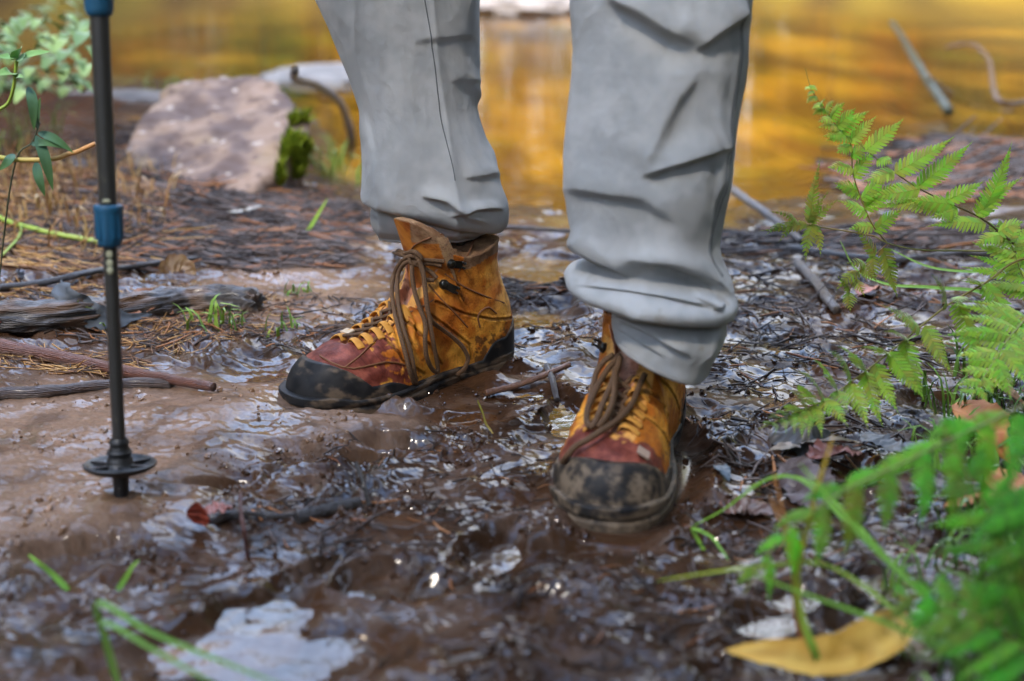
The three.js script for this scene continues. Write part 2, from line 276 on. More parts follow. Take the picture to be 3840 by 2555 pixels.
// ---------------------------------------------------------------- the wood round the creek (far trees mirrored in the water; near trees unseen, added to shade the bank)
{
  const bark = mat([0.075, 0.05, 0.034], 0.9), leafMat = (c, through = 0.4) => mat(c, 1, { transmission: through, thickness: 0, side: THREE.DoubleSide, vertexColors: true, specularIntensity: 0.3 });
  const crown = (seed, count, leaf) => {                              // leaf clumps through an uneven unit crown, open to the sky between them
    const r = rng(seed), pos = [], idx = [], col = [], clumps = [];
    for (let i = 0; i < 46; i++) { const a = r() * 6.283, y = r() * 2 - 1, q = Math.sqrt(1 - y * y * 0.9) * (0.45 + 0.55 * Math.sqrt(r())); clumps.push([Math.cos(a) * q, y * 0.95, Math.sin(a) * q, 0.14 + 0.17 * r(), 0.35 + 1.0 * r()]); }
    for (let i = 0; i < count; i++) {
      const c = clumps[Math.floor(r() * clumps.length)], g = () => (r() + r() + r() - 1.5) * 1.1, x = c[0] + g() * c[3] * 1.5, y = c[1] + g() * c[3], z = c[2] + g() * c[3] * 1.5;
      const A = V(r() - 0.5, r() - 0.5, r() - 0.5).normalize(), B = V(r() - 0.5, (r() - 0.5) * 0.6, r() - 0.5).cross(A).normalize(), s = leaf * (0.6 + 0.8 * r()), n = pos.length / 3;
      for (const [u, v] of [[-1, 0], [0, -0.42], [1, 0], [0, 0.42]]) pos.push(x + (A.x * u + B.x * v) * s, y + (A.y * u + B.y * v) * s, z + (A.z * u + B.z * v) * s);
      idx.push(n, n + 1, n + 2, n, n + 2, n + 3); const k = c[4] * (0.7 + 0.6 * r()), w = 0.85 + 0.3 * r(); for (let q = 0; q < 4; q++) col.push(k, k * w, k);
    }
    return geo(pos, idx, col);
  };
  const shapes = [crown(11, 4200, 0.055), crown(12, 4200, 0.05), crown(13, 3600, 0.06)];
  const trunk = (seed, h) => { const r = rng(seed), p = [V(0, -0.3, 0)]; for (let i = 1; i <= 5; i++) p.push(V((r() - 0.5) * 0.06 * i * h * 0.3, h * i / 5, (r() - 0.5) * 0.06 * i * h * 0.3)); const g = [tube(p, (t) => 0.11 * (1 - 0.75 * t) + 0.02, { seg: 14, sides: 8 })];
    for (let i = 0; i < 6; i++) { const t = 0.42 + 0.09 * i, b = p[0].clone().lerp(p[5], t), a = r() * 6.28; b.y = h * t; g.push(tube([b, b.clone().add(V(Math.cos(a) * 0.2 * h, 0.1 * h, Math.sin(a) * 0.2 * h)), b.clone().add(V(Math.cos(a) * 0.34 * h, 0.24 * h, Math.sin(a) * 0.34 * h))], (q) => 0.035 * (1 - q) + 0.008, { seg: 8, sides: 5 })); } return mergeGeometries(g); };
  const trunks = [trunk(5, 1), trunk(6, 1), trunk(7, 1)];
  const tone = { gold: leafMat([0.78, 0.46, 0.03]), amber: leafMat([0.5, 0.19, 0.025]), lime: leafMat([0.42, 0.42, 0.05]), olive: leafMat([0.2, 0.22, 0.04]), rust: leafMat([0.38, 0.13, 0.03]), green: leafMat([0.1, 0.17, 0.035], 0) };
  const words = { gold: 'golden leaved', amber: 'amber leaved', lime: 'lime green', olive: 'olive green', rust: 'rust brown', green: 'dark green' };
  const far = [[-8.2, 14.2, 4.2, 'rust'], [-6.3, 13, 3.6, 'green'], [-4.9, 15, 4.9, 'rust'], [-3.8, 13.2, 3.4, 'rust'], [-2.6, 14.6, 4.4, 'olive'], [-1.7, 13.1, 3.2, 'gold'], [-0.75, 14.4, 4.4, 'gold'], [1.35, 13.4, 3.7, 'gold'], [2, 14.8, 4.5, 'lime'], [2.9, 13, 1.7, 'gold'], [3.9, 13.3, 3.7, 'olive'], [4.9, 14.9, 4.6, 'gold'], [5.9, 13.3, 3.8, 'green'], [7.1, 14.6, 4.6, 'rust'], [8.9, 14, 4.2, 'olive'], [-5.6, 17.5, 5.6, 'amber'], [-3.2, 17.8, 5.8, 'rust'], [-1.2, 17.4, 5.5, 'olive'], [0.35, 15.5, 1.9, 'gold'], [4.6, 18, 5.9, 'olive'], [6.8, 17.5, 5.6, 'olive'], [-8.2, 17.4, 5.5, 'green'], [9.4, 17.6, 5.6, 'rust'], [-2.1, 12.2, 1.2, 'green'], [0.9, 12.3, 1.1, 'lime'], [3.2, 12.2, 1.0, 'amber'], [-4.6, 12.3, 1.5, 'rust'], [5, 12.2, 1.3, 'olive']];
  const near = [[-4.6, 1.6, 6.5, 'green'], [-5.2, 5.6, 6, 'green'], [2.2, -3.6, 7, 'green'], [3.8, -2.2, 7, 'green'], [4.9, 1.2, 6.5, 'green'], [6.2, 5.4, 5.6, 'olive'], [-6.6, 9.2, 5, 'olive'], [7.6, 9.4, 4.6, 'lime'], [0, -6.4, 8.5, 'green'], [-5, -6, 8, 'green'], [5.2, -6, 8, 'green'], [2.8, 0.2, 7.8, 'green'], [-4.4, 3.6, 6.4, 'green'], [5, 3.4, 6, 'green']];
  [...far.map(([x, d, h, k]) => [x, d, h > 3 ? h * (d > 16 ? 1.3 : 1.15) : h, k, 1]), ...near.map((t) => [...t, 0])].forEach(([x, d, h, k, bank], i) => {
    const size = h < 2.2 ? 'low bushy' : h < 4.2 ? 'small' : h < 5.2 ? 'mid sized' : h < 7 ? 'tall' : 'very tall', side = x < 0 ? 'upstream' : 'downstream', t = thing('creek_tree', bank ? `${size} ${words[k]} tree on the far bank, ${side} of the walker` : `${size} ${words[k]} unseen tree added to shade the near bank ${side}${d < -3 ? ' up the slope' : d > 3 ? ' at the water' : ''}`, 'tree', V(x, groundHeight(x, -d), -d), bank ? 'trees of the far bank' : 'unseen trees added on the near bank');
    const s = shapes[i % 3], w = h * (bank ? 0.32 : 0.42), c = mesh('crown', s, tone[k], t); c.position.y = h * (bank ? 0.47 : 0.66); c.scale.set(w, h * (bank ? 0.5 : 0.36), w); c.rotation.y = i * 1.7;
    const b = mesh('trunk', trunks[i % 3], bark, t); b.scale.set(h * 0.2, h * 0.85, h * 0.2); b.rotation.y = i * 2.1;
  });
}

// ---------------------------------------------------------------- the walker: worn leather boots
const person = thing('person', 'walker in grey trousers and worn tan leather hiking boots standing in mud', 'person', V(0, 0, 0));
const smin = (a, b, k) => { const h = clamp(0.5 + 0.5 * (b - a) / k, 0, 1); return lerp(b, a, h) - k * h * (1 - h); };
const BL = 0.345;                                                     // boot length; local x heel to toe, y up, z to the inner side
const halfW = curve1([[0, 0.04], [0.04, 0.042], [0.08, 0.0425], [0.12, 0.042], [0.16, 0.047], [0.2, 0.055], [0.24, 0.0605], [0.28, 0.06], [0.31, 0.057], [0.345, 0.054]]);
const topY = curve1([[0, 0.09], [0.1, 0.125], [0.15, 0.128], [0.18, 0.112], [0.21, 0.094], [0.24, 0.083], [0.27, 0.077], [0.3, 0.073], [0.345, 0.07]]);
const midZ = curve1([[0, 0], [0.1, 0.002], [0.2, 0.004], [0.27, 0.003], [0.33, -0.004]]);
function footField(x, y, z) {
  const w = halfW(clamp(x, 0, BL)), T = topY(clamp(x, 0, BL)), a = Math.abs(z - midZ(x)) / w, b = Math.max(0, y) / T, e = x > 0.255 ? (x - 0.255) / (BL - 0.255) : x < 0.04 ? (0.04 - x) / 0.04 : 0;
  const g = Math.pow(Math.pow(a, 2.6) + Math.pow(b, 2.5) + Math.pow(e, 2.6), 1 / 2.5);
  return Math.max((g - 1) * 0.042, -y - 0.004);
}
const shaftX = curve1([[0.03, 0.075], [0.08, 0.08], [0.12, 0.083], [0.16, 0.083], [0.22, 0.08]]), shaftA = curve1([[0.03, 0.075], [0.08, 0.078], [0.11, 0.07], [0.14, 0.0655], [0.18, 0.066], [0.23, 0.072]]), shaftB = curve1([[0.02, 0.04], [0.06, 0.045], [0.09, 0.0465], [0.12, 0.0445], [0.15, 0.045], [0.18, 0.049], [0.23, 0.053]]);
const shaftField = (x, y, z) => { const a = (x - shaftX(y)) / shaftA(y), b = z / shaftB(y); return (Math.pow(Math.pow(Math.abs(a), 2.2) + Math.pow(Math.abs(b), 2.2), 1 / 2.2) - 1) * 0.045; };
const bodyField = (x, y, z) => smin(footField(x, y, z), Math.max(shaftField(x, y, z), 0.02 - y), 0.026);
// lacing gap: half-width by height, and the line of the collar
const gapW = curve1([[0.06, 0.003], [0.075, 0.0075], [0.1, 0.009], [0.125, 0.014], [0.15, 0.026], [0.17, 0.036], [0.2, 0.046]]);
const collarY = (x) => 0.176 - 0.012 * sstep(0.03, 0.09, x) + 0.008 * sstep(0.1, 0.13, x);
const crease = (x, y, z) => 0.0011 * noise(x * 60, y * 60, z * 60) + 0.0016 * sstep(0.24, 0.2, x) * sstep(0.15, 0.19, x) * Math.sin(x * 420 + 9 * noise(x * 20, y * 20, z * 20)) * sstep(0.03, 0.06, y);
// seams worked into the leather, as polylines in the side view
const seamLines = [[[0.132, 0.172], [0.118, 0.14], [0.108, 0.108]], [[0.15, 0.112], [0.11, 0.09], [0.06, 0.072], [0.012, 0.062]], [[0.165, 0.1], [0.13, 0.07], [0.1, 0.045], [0.098, 0.025]], [[0.235, 0.082], [0.22, 0.05], [0.185, 0.025]], [[0.2, 0.098], [0.17, 0.06], [0.15, 0.03]]];
const segD = (px, py, a, b) => { const dx = b[0] - a[0], dy = b[1] - a[1], t = clamp(((px - a[0]) * dx + (py - a[1]) * dy) / (dx * dx + dy * dy), 0, 1); return Math.hypot(px - a[0] - t * dx, py - a[1] - t * dy); };
function seamDist(x, y) { let m = 1; for (const l of seamLines) for (let i = 0; i + 1 < l.length; i++) m = Math.min(m, segD(x, y, l[i], l[i + 1])); return m; }
const inGap = (x, y, z) => Math.max(Math.abs(z - midZ(x)) - gapW(y), 0.062 - y, 0.1 - x, x - 0.277);
function upperField(x, y, z) {
  let f = bodyField(x, y, z);
  if (f > 0.02 || f < -0.02) return Math.max(f, y - collarY(x));
  f += crease(x, y, z);
  const s = seamDist(x, y); if (s < 0.006) f += 0.0016 * Math.exp(-Math.pow(s / 0.0013, 2)) - 0.0009 * Math.exp(-Math.pow((s - 0.003) / 0.0013, 2));
  f = Math.max(f, y - collarY(x) - 0.0005);
  return Math.max(f, -Math.max(inGap(x, y, z), -(f + 0.006)));
}
// rubber: rand round the toe and heel, and the outsole under it
const randTop = (x, z) => Math.max(0.018, 0.056 * sstep(0.235, 0.32, x) + 0.004, 0.03 * sstep(0.17, 0.25, x), 0.058 * sstep(0.085, 0.0, x), 0.04 * sstep(0.1, 0.05, x));
const randField = (x, y, z) => Math.max(bodyField(x, y, z) - 0.0022, -(bodyField(x, y, z) + 0.006), y - randTop(x, z) - 0.002 * noise(x * 30, z * 30, 1));
const soleField = (x, y, z) => { const f = footField(x, Math.min(y, 0.006), z), arch = 0.016 * sstep(0.105, 0.118, x) * sstep(0.185, 0.16, x); let g = f - 0.006 + 0.0022 * Math.exp(-Math.pow((y - 0.009) / 0.0018, 2)); return Math.max(g, y - 0.017 - 0.006 * sstep(0.29, 0.33, x), -0.013 - y + arch); };
// colours of the hide: tan nubuck rubbed to gold, oiled oxblood over the toes, dark scuffs
const hide = (shift) => (x, y, z) => {
  const gap = inGap(x, y, z); if (gap < 0.0015 && y < 0.158) return mix3([0.4, 0.18, 0.1], [0.52, 0.3, 0.19], sstep(-0.2, 0.3, noise(x * 50, y * 50, z * 50)));
  const n = fbm(x * 22, y * 22, z * 22, 4), m = fbm(x * 60, y * 60, z * 60, 3), q = fbm(x * 130, y * 130, z * 130, 3);
  let c = mix3([0.5, 0.16, 0.016], [0.78, 0.38, 0.05], sstep(-0.2, 0.2, n + 0.5 * m));
  c = mix3(c, [0.34, 0.095, 0.011], 0.8 * sstep(-0.02, 0.25, fbm(x * 16 + 4, y * 16, z * 16, 4)));
  c = mix3(c, [0.74, 0.43, 0.12], 0.7 * sstep(0.075, 0.02, x) * sstep(0.06, 0.1, y) * sstep(-0.2, 0.2, n + 0.1));     // pale worn heel
  if (Math.abs(z) < gapW(y) + 0.017 && x > 0.1 && y < 0.14) c = mix3(c, [0.72, 0.4, 0.1], 0.75);                       // pale eyestay
  if (y > 0.158 - 0.01 * sstep(0.05, 0.1, x) && x < 0.105) c = mix3([0.17, 0.1, 0.05], [0.27, 0.17, 0.09], sstep(-0.2, 0.2, m));
  const vamp = x - 0.228 - shift + (0.05 - y) * 0.35 + 0.05 * n + 0.045 * m + 0.02 * q;
  if (vamp > -0.012) c = mix3(c, mix3([0.13, 0.03, 0.018], [0.26, 0.075, 0.045], sstep(-0.2, 0.3, m)), sstep(-0.012, -0.006, vamp) * (m > 0.26 && x < 0.265 ? 0.15 : 1));
  if (seamDist(x, y) < 0.0022) c = c.map((v) => v * 0.42);
  if (q > 0.36) c = mix3(c, [0.1, 0.035, 0.012], 0.7 * sstep(0.36, 0.42, q));
  const mud = y - 0.05 - 0.03 * m; if (mud < 0.0 && x < 0.09 && q > -0.1) c = mix3(c, [0.07, 0.03, 0.015], 0.8);
  return c;
};
function rubber(x, y, z) {
  const m = fbm(x * 45, y * 45, z * 45, 4), q = fbm(x * 160, y * 160, z * 160, 2);
  let c = mix3([0.012, 0.012, 0.013], [0.022, 0.021, 0.021], sstep(-0.2, 0.2, m));
  const dirt = sstep(0.05, 0.3, fbm(x * 30 + 9, y * 60, z * 30, 4) + 0.25 * sstep(0.03, 0.0, y) + 0.12 * q); return mix3(c, [0.13, 0.092, 0.062], 0.75 * dirt);
}
const rubberMuddy = (x, y, z) => { const c = rubber(x, y, z), n = fbm(x * 30 + 3, y * 30, z * 30 + 7, 4), q = fbm(x * 120, y * 120, z * 120, 3), t = sstep(-0.4, 0.4, n + 0.7 * q + 0.05); return mix3(c, mix3([0.05, 0.036, 0.024], [0.17, 0.125, 0.085], sstep(-0.35, 0.4, n + q)), 0.95 * t * sstep(0.19, 0.27, x) * sstep(0.068, 0.05, y)); };
const leatherBump = texture(512, (u, v) => { const a = 0.5 + 0.5 * tileNoise(u, v, 40, 4, 8); return [a, a, a]; }, false);
const hideTex = texture(512, (u, v) => { const a = tileNoise(u, v, 9, 4, 21), b = tileNoise(u, v, 44, 3, 27), t = clamp(0.97 + 0.45 * a + 0.45 * b, 0, 1); return [t, t * (0.97 + 0.1 * a), t]; }); hideTex.repeat.set(9, 9); leatherBump.repeat.set(9, 9);
const leather = mat(null, 0.55, { vertexColors: true, specularIntensity: 0.35, map: hideTex, bumpMap: leatherBump, bumpScale: 0.0012 }), rubberMat = mat(null, 0.45, { vertexColors: true, specularIntensity: 0.22 }), metal = mat([0.05, 0.05, 0.045], 0.3, { metalness: 0.85 }), tongueMat = mat(null, 0.6, { vertexColors: true, specularIntensity: 0.4, map: hideTex, bumpMap: leatherBump, bumpScale: 0.001 }), thread = mat([0.16, 0.06, 0.02], 0.7), sock = mat([0.035, 0.035, 0.04], 0.95);
const laceTex = texture(128, (u, v, i, j) => { const k = ((i >> 3) + (j >> 3) * 1) % 2, s = Math.sin((u + v) * 6.283 * 8) * Math.sin((u - v) * 6.283 * 8), t = s > 0.25 ? (k ? 0.62 : 0.42) : 0.2; return [t, t * 0.76, t * 0.52]; });
laceTex.repeat.set(34, 1);
const laceMat = mat([1.1, 1.0, 0.9], 0.8, { map: laceTex, bumpMap: laceTex, bumpScale: 0.0006 });
const tongueOf = (tall) => (x, y, z) => { const lean = y > 0.15 ? (y - 0.15) * 0.28 : 0, s = shaftField(x - lean, Math.min(y, 0.215), z) + 0.001; const edge = Math.max(Math.abs(z) - 0.041 * Math.sqrt(Math.max(0.02, 1 - Math.pow(Math.max(0, (y - 0.178) / 0.042), 2.6))), 0.12 - y, y - tall, 0.09 - x); return Math.max(Math.abs(s) - 0.0034, edge); }, tongueField = tongueOf(0.219), shortTongueField = tongueOf(0.162);
const tongueHide = (x, y, z) => { const n = fbm(x * 30, y * 30, z * 30, 4), m = fbm(x * 90, y * 90, z * 90, 3); let c = mix3([0.3, 0.085, 0.014], [0.52, 0.2, 0.03], sstep(-0.25, 0.25, n + 0.4 * m)); if (y > 0.188 && z > 0.006 + (y - 0.188) * 0.3) c = mix3([0.22, 0.12, 0.055], [0.3, 0.19, 0.1], sstep(-0.2, 0.2, m)); return Math.abs(z) > 0.0385 || y > 0.216 ? [0.4, 0.26, 0.13] : c; };
const bootGeo = { upper: skin(upperField, [-0.01, -0.008, -0.075], [0.36, 0.19, 0.075], 0.0021), rand: skin(randField, [-0.012, -0.008, -0.078], [0.362, 0.08, 0.078], 0.0024), sole: skin(soleField, [-0.015, -0.018, -0.084], [0.366, 0.03, 0.084], 0.0024), tongue: skin(tongueField, [0.08, 0.11, -0.049], [0.19, 0.226, 0.049], 0.002, tongueHide), shortTongue: skin(shortTongueField, [0.08, 0.11, -0.045], [0.19, 0.2, 0.045], 0.0025, tongueHide) };
for (const g of [bootGeo.upper, bootGeo.tongue, bootGeo.shortTongue]) { const p = g.attributes.position, uv = new Float32Array(p.count * 2); for (let i = 0; i < p.count; i++) { uv[2 * i] = p.getX(i) + 0.2 * p.getZ(i); uv[2 * i + 1] = p.getY(i) + 0.9 * p.getZ(i); } g.setAttribute('uv', new THREE.BufferAttribute(uv, 2)); }
function makeBoot(heel, toe, sink, roll, mirror, muddy) {
  const b = new THREE.Group(); b.name = 'hiking_boot'; person.add(b);
  const f = toe.clone().sub(heel), yaw = Math.atan2(-f.z, f.x); { const q = f.clone().normalize().multiplyScalar(-BL).add(toe); b.position.set(q.x, sink, q.z); }; b.rotation.set(0, yaw, 0); b.scale.z = mirror; b.updateMatrixWorld(true);
  mesh('leather_upper', paint(bootGeo.upper.clone(), hide(muddy ? 0.042 : 0.006)), leather, b); mesh('rubber_rand', paint(bootGeo.rand.clone(), muddy ? rubberMuddy : rubber), rubberMat, b); mesh('outsole', paint(bootGeo.sole.clone(), muddy ? rubberMuddy : rubber), rubberMat, b); mesh('tongue', muddy ? bootGeo.shortTongue : bootGeo.tongue, tongueMat, b);
  const inv = b.matrixWorld.clone().invert(), o = V(0, EYE, 0).applyMatrix4(inv);
  const solid = (x, y, z) => Math.min(Math.max(bodyField(x, y, z), y - collarY(x)), (muddy ? shortTongueField : tongueField)(x, y, z));
  // the boot's skin met by a line of sight, lifted off it, in the boot's own axes
  b.userData.meet = (px, py, lift = 0.002) => { const d = sight(px, py).transformDirection(inv); let t = 1; for (let i = 0; i < 2600; i++) { const v = solid(o.x + d.x * t, o.y + d.y * t, o.z + d.z * t); if (v < lift) break; t += Math.max(0.0006, (v - lift) * 0.4); if (t > 2.6) break; } return V(o.x + d.x * t, o.y + d.y * t, o.z + d.z * t); };
  b.userData.inv = inv;
  return b;
}
// a hook or stud of blackened metal standing on the leather
function hook(b, px, py, turn = 0, s = 1) {
  const m = b.userData.meet, p = m(px, py, 0.0005), n = m(px + 14, py, 0.0005).sub(p).cross(m(px, py + 14, 0.0005).sub(p)).normalize(), toEye = V(0, EYE, 0).applyMatrix4(b.userData.inv).sub(p); if (n.dot(toEye) < 0) n.negate();
  const base = new THREE.CylinderGeometry(0.0052 * s, 0.0058 * s, 0.003 * s, 14).translate(0, 0.0015 * s, 0), cap = new THREE.SphereGeometry(0.0046 * s, 12, 6, 0, 6.3, 0, 1.57).scale(1, 0.4, 1).translate(0, 0.003 * s, 0), plate = new THREE.BoxGeometry(0.012 * s, 0.0022 * s, 0.0085 * s).translate(-0.0085 * s, 0.0016 * s, 0), lip = new THREE.TorusGeometry(0.0042 * s, 0.0014 * s, 6, 12, 3.4).rotateZ(1.4).translate(-0.0125 * s, 0.0042 * s, 0), lip2 = lip.clone().translate(0, 0, 0.0028 * s);
  lip.translate(0, 0, -0.0028 * s);
  const g = mergeGeometries([base.toNonIndexed(), cap.toNonIndexed(), plate.toNonIndexed(), lip.toNonIndexed(), lip2.toNonIndexed()]);
  const h = mesh('lace_hook', g, metal, b); h.position.copy(p); h.quaternion.setFromUnitVectors(V(0, 1, 0), n).multiply(new THREE.Quaternion().setFromAxisAngle(V(0, 1, 0), turn)); return h;
}
const laceRun = (b, list, r = 0.0023) => { const pts = list.map(([px, py, lift = 0.003]) => b.userData.meet(px, py, lift)); return tube(pts, r, { sides: 8, seg: Math.max(10, list.length * 9) }); };
const bootA = makeBoot(flat(1850, 1322), flat(1120, 1530), -0.004, 0, -1, false);
const bootB = makeBoot(flat(2425, 1575), flat(2250, 1955), -0.004, 0, 1, true);
const tab = (b, px, py, w, h, c) => { const p = b.userData.meet(px, py, 0.003), q = b.userData.meet(px + 12, py, 0.003).sub(p), r = b.userData.meet(px, py + 12, 0.003).sub(p), n = q.clone().cross(r).normalize(); const g = new THREE.BoxGeometry(w, h, 0.0018, 3, 3, 1), m = mesh('tongue_tab', g, c, b); m.position.copy(p); { const X = V(0, 0, 1).addScaledVector(n, -n.z).normalize(), Y = n.clone().cross(X); m.quaternion.setFromRotationMatrix(new THREE.Matrix4().makeBasis(X, Y, n)); } };
const eyestay = mat([0.55, 0.25, 0.045], 0.6, { specularIntensity: 0.4 });
function lacing(b, r) {                                               // leather eyelet loops on both sides of the gap and the lace zigzag between them
  const surf = (x, z, lift) => { let y = 0.2; while (y > 0.03 && bodyField(x, y, z) > lift) y -= 0.0006; return V(x, y, z); }, rows = [0.268, 0.252, 0.236, 0.221, 0.206, 0.191], eye = (i, s, out, lift) => { const x = rows[i], y = surf(x, 0, 0).y, z = midZ(x) + s * (gapW(y) + out); return surf(x, z, lift); };
  rows.forEach((x, i) => { for (const s of [-1, 1]) mesh('eyelet_loop', tube([eye(i, s, 0.022, 0.0003), eye(i, s, 0.012, 0.0022), eye(i, s, 0.003, 0.0024), eye(i, s, -0.001, -0.001)], (t) => 0.0062 - 0.001 * t, { sides: 10, seg: 10, thin: 0.3 }), eyestay, b); });
  for (let i = 0; i + 1 < rows.length; i++) for (const s of [-1, 1]) { const a = eye(i, s, 0.001, 0.002), c = eye(i + 1, -s, 0.001, 0.002), m = a.clone().lerp(c, 0.5); m.y = surf(m.x, m.z, 0).y + (s > 0 ? 0.001 : 0.004); mesh('lace', tube([a.clone().add(V(0, -0.003, s * 0.003)), a, m, c, c.clone().add(V(0, -0.003, -s * 0.003))], r, { sides: 8, seg: 18 }), laceMat, b); }
}
lacing(bootA, 0.0023); lacing(bootB, 0.0026);
{
  // ---- the boot seen from its inner side: pixels of the survey picture give the run of each lace
  const z = (u, v, l) => [950 + u / 1.7426, 700 + v / 1.7426, l];
  const A = (list) => laceRun(bootA, list.map((p) => z(...p)), 0.003);
  const runs = [
    [[1085, 470, 0.009], [1030, 455, 0.012], [960, 500, 0.01], [918, 580, 0.008], [905, 680, 0.008], [922, 820, 0.007], [955, 950, 0.007], [990, 1080, 0.007], [1020, 1200, 0.007], [1050, 1285, 0.004]],
    [[1075, 500, 0.01], [1010, 490, 0.011], [950, 560, 0.009], [940, 680, 0.008], [958, 830, 0.007], [990, 960, 0.007], [1022, 1060, 0.007], [1045, 1170, 0.007], [1062, 1290, 0.004]],
    [[1040, 470, 0.009], [1036, 560, 0.012], [1055, 690, 0.009], [1090, 800, 0.008], [1125, 900, 0.009], [1122, 1010, 0.009], [1135, 1120, 0.008], [1175, 1200, 0.006], [1205, 1212, 0.006], [1195, 1120, 0.008], [1172, 1000, 0.01], [1152, 880, 0.01], [1135, 760, 0.01], [1115, 600, 0.012], [1080, 480, 0.014]],
    [[1060, 440, 0.012], [1105, 540, 0.013], [1120, 660, 0.012], [1138, 800, 0.011], [1160, 870, 0.01], [1230, 930, 0.006], [1310, 990, 0.008], [1375, 1060, 0.012], [1402, 1130, 0.014], [1378, 1190, 0.012], [1330, 1232, 0.004]],
    [[1000, 435, 0.006], [1060, 430, 0.013], [1100, 470, 0.013], [1085, 510, 0.009], [1030, 500, 0.012], [1015, 455, 0.012]],
    [[880, 365, 0.004], [930, 410, 0.004], [1000, 440, 0.006], [1060, 470, 0.008]], [[850, 480, 0.004], [910, 450, 0.005], [980, 450, 0.006], [1050, 470, 0.008]],
    [[1100, 480, 0.008], [1170, 484, 0.004], [1250, 490, 0.005]], [[1110, 505, 0.007], [1170, 505, 0.004], [1230, 520, 0.005]], [[1110, 530, 0.006], [1160, 560, 0.004], [1200, 600, 0.005]], [[1130, 610, 0.005], [1180, 612, 0.005]],
  ];
  for (const r of runs) mesh('lace', A(r), laceMat, bootA);
  for (const [u, v, t, s] of [[1355, 375, 0.3, 1.15], [1292, 505, 0.25, 1.15], [1245, 640, 0.9, 1.2], [890, 375, 3, 0.9], [868, 490, 3, 0.9]]) hook(bootA, z(u, v)[0], z(u, v)[1], t, s);
  tab(bootA, ...z(615, 945).slice(0, 2), 0.017, 0.011, mat([0.55, 0.42, 0.28], 0.9));
  // welt and panel seams, raised stitching cord
  const S = [[[285, 1100], [350, 1085], [440, 1110], [540, 1165], [640, 1190], [760, 1170], [880, 1145], [990, 1165]], [[600, 1180], [690, 1110], [770, 1030], [860, 940], [940, 880]], [[1145, 640], [1230, 740], [1330, 840], [1400, 920]], [[1250, 570], [1370, 650], [1500, 710], [1640, 760]], [[1020, 430], [1060, 380], [1140, 340], [1235, 310]], [[880, 270], [940, 300], [1010, 240], [1070, 155]], [[1440, 350], [1400, 450], [1340, 560]], [[700, 960], [800, 850], [900, 740]], [[780, 1010], [860, 900], [960, 790]], [[730, 820], [820, 880], [920, 960]], [[800, 760], [900, 830], [1000, 900]], [[1000, 830], [1090, 790], [1180, 740]], [[1480, 920], [1470, 840], [1530, 790], [1590, 830]]];
  for (const l of S) mesh('seam_cord', laceRun(bootA, l.map(([u, v]) => z(u, v, 0.0006)), 0.0012), thread, bootA);
}
{
  const z = (u, v, l) => [2000 + u / 1.96, 1300 + v / 1.96, l], B = (list) => laceRun(bootB, list.map((p) => z(...p)), 0.0034);
  for (const r of [
    [[640, 60, 0.01], [560, 150, 0.01], [500, 240, 0.009], [440, 360, 0.008], [395, 480, 0.008], [395, 560, 0.006], [430, 590, 0.006], [470, 520, 0.008], [510, 420, 0.009], [560, 310, 0.01], [610, 180, 0.012], [640, 80, 0.012]],
    [[590, 60, 0.01], [520, 110, 0.009], [470, 180, 0.008], [440, 280, 0.007], [420, 380, 0.006], [395, 470, 0.006]],
    [[600, 160, 0.012], [600, 280, 0.012], [585, 400, 0.01], [540, 510, 0.008], [475, 595, 0.005]],
    [[820, 205, 0.006], [775, 300, 0.006], [735, 400, 0.006], [680, 480, 0.006], [600, 555, 0.006], [500, 620, 0.006], [400, 685, 0.006], [310, 735, 0.006], [250, 800, 0.006], [215, 850, 0.004]],
  ]) mesh('lace', B(r), laceMat, bootB);
  for (const [u, v, t, s] of [[480, -82, 0.5, 1.1], [520, 10, 0.5, 1.1], [1195, 570, 3, 1]]) hook(bootB, z(u, v)[0], z(u, v)[1], t, s);
  tab(bootB, ...z(810, 780).slice(0, 2), 0.014, 0.011, mat([0.36, 0.25, 0.18], 0.9));
  for (const l of [[[350, 870], [450, 890], [560, 870], [700, 890], [820, 960], [900, 1040], [1000, 1080], [1100, 1095], [1230, 1110]], [[930, 1040], [1000, 940], [1030, 820], [1010, 720]]]) mesh('seam_cord', laceRun(bootB, l.map(([u, v]) => z(u, v, 0.0008)), 0.0013), thread, bootB);
}

// ---------------------------------------------------------------- grey trousers, one continuous cloth
const weave = texture(512, (u, v, i, j) => { const a = 0.5 + 0.2 * Math.sin(u * 6.283 * 128) * (j % 4 < 2 ? 1 : -1) + 0.5 * tileNoise(u, v, 12, 4, 5); return [a, a, a]; }, false);
weave.repeat.set(14, 14);
const cloth = mat(null, 0.88, { vertexColors: true, bumpMap: weave, bumpScale: 0.0011, specularIntensity: 0.2, side: THREE.DoubleSide });
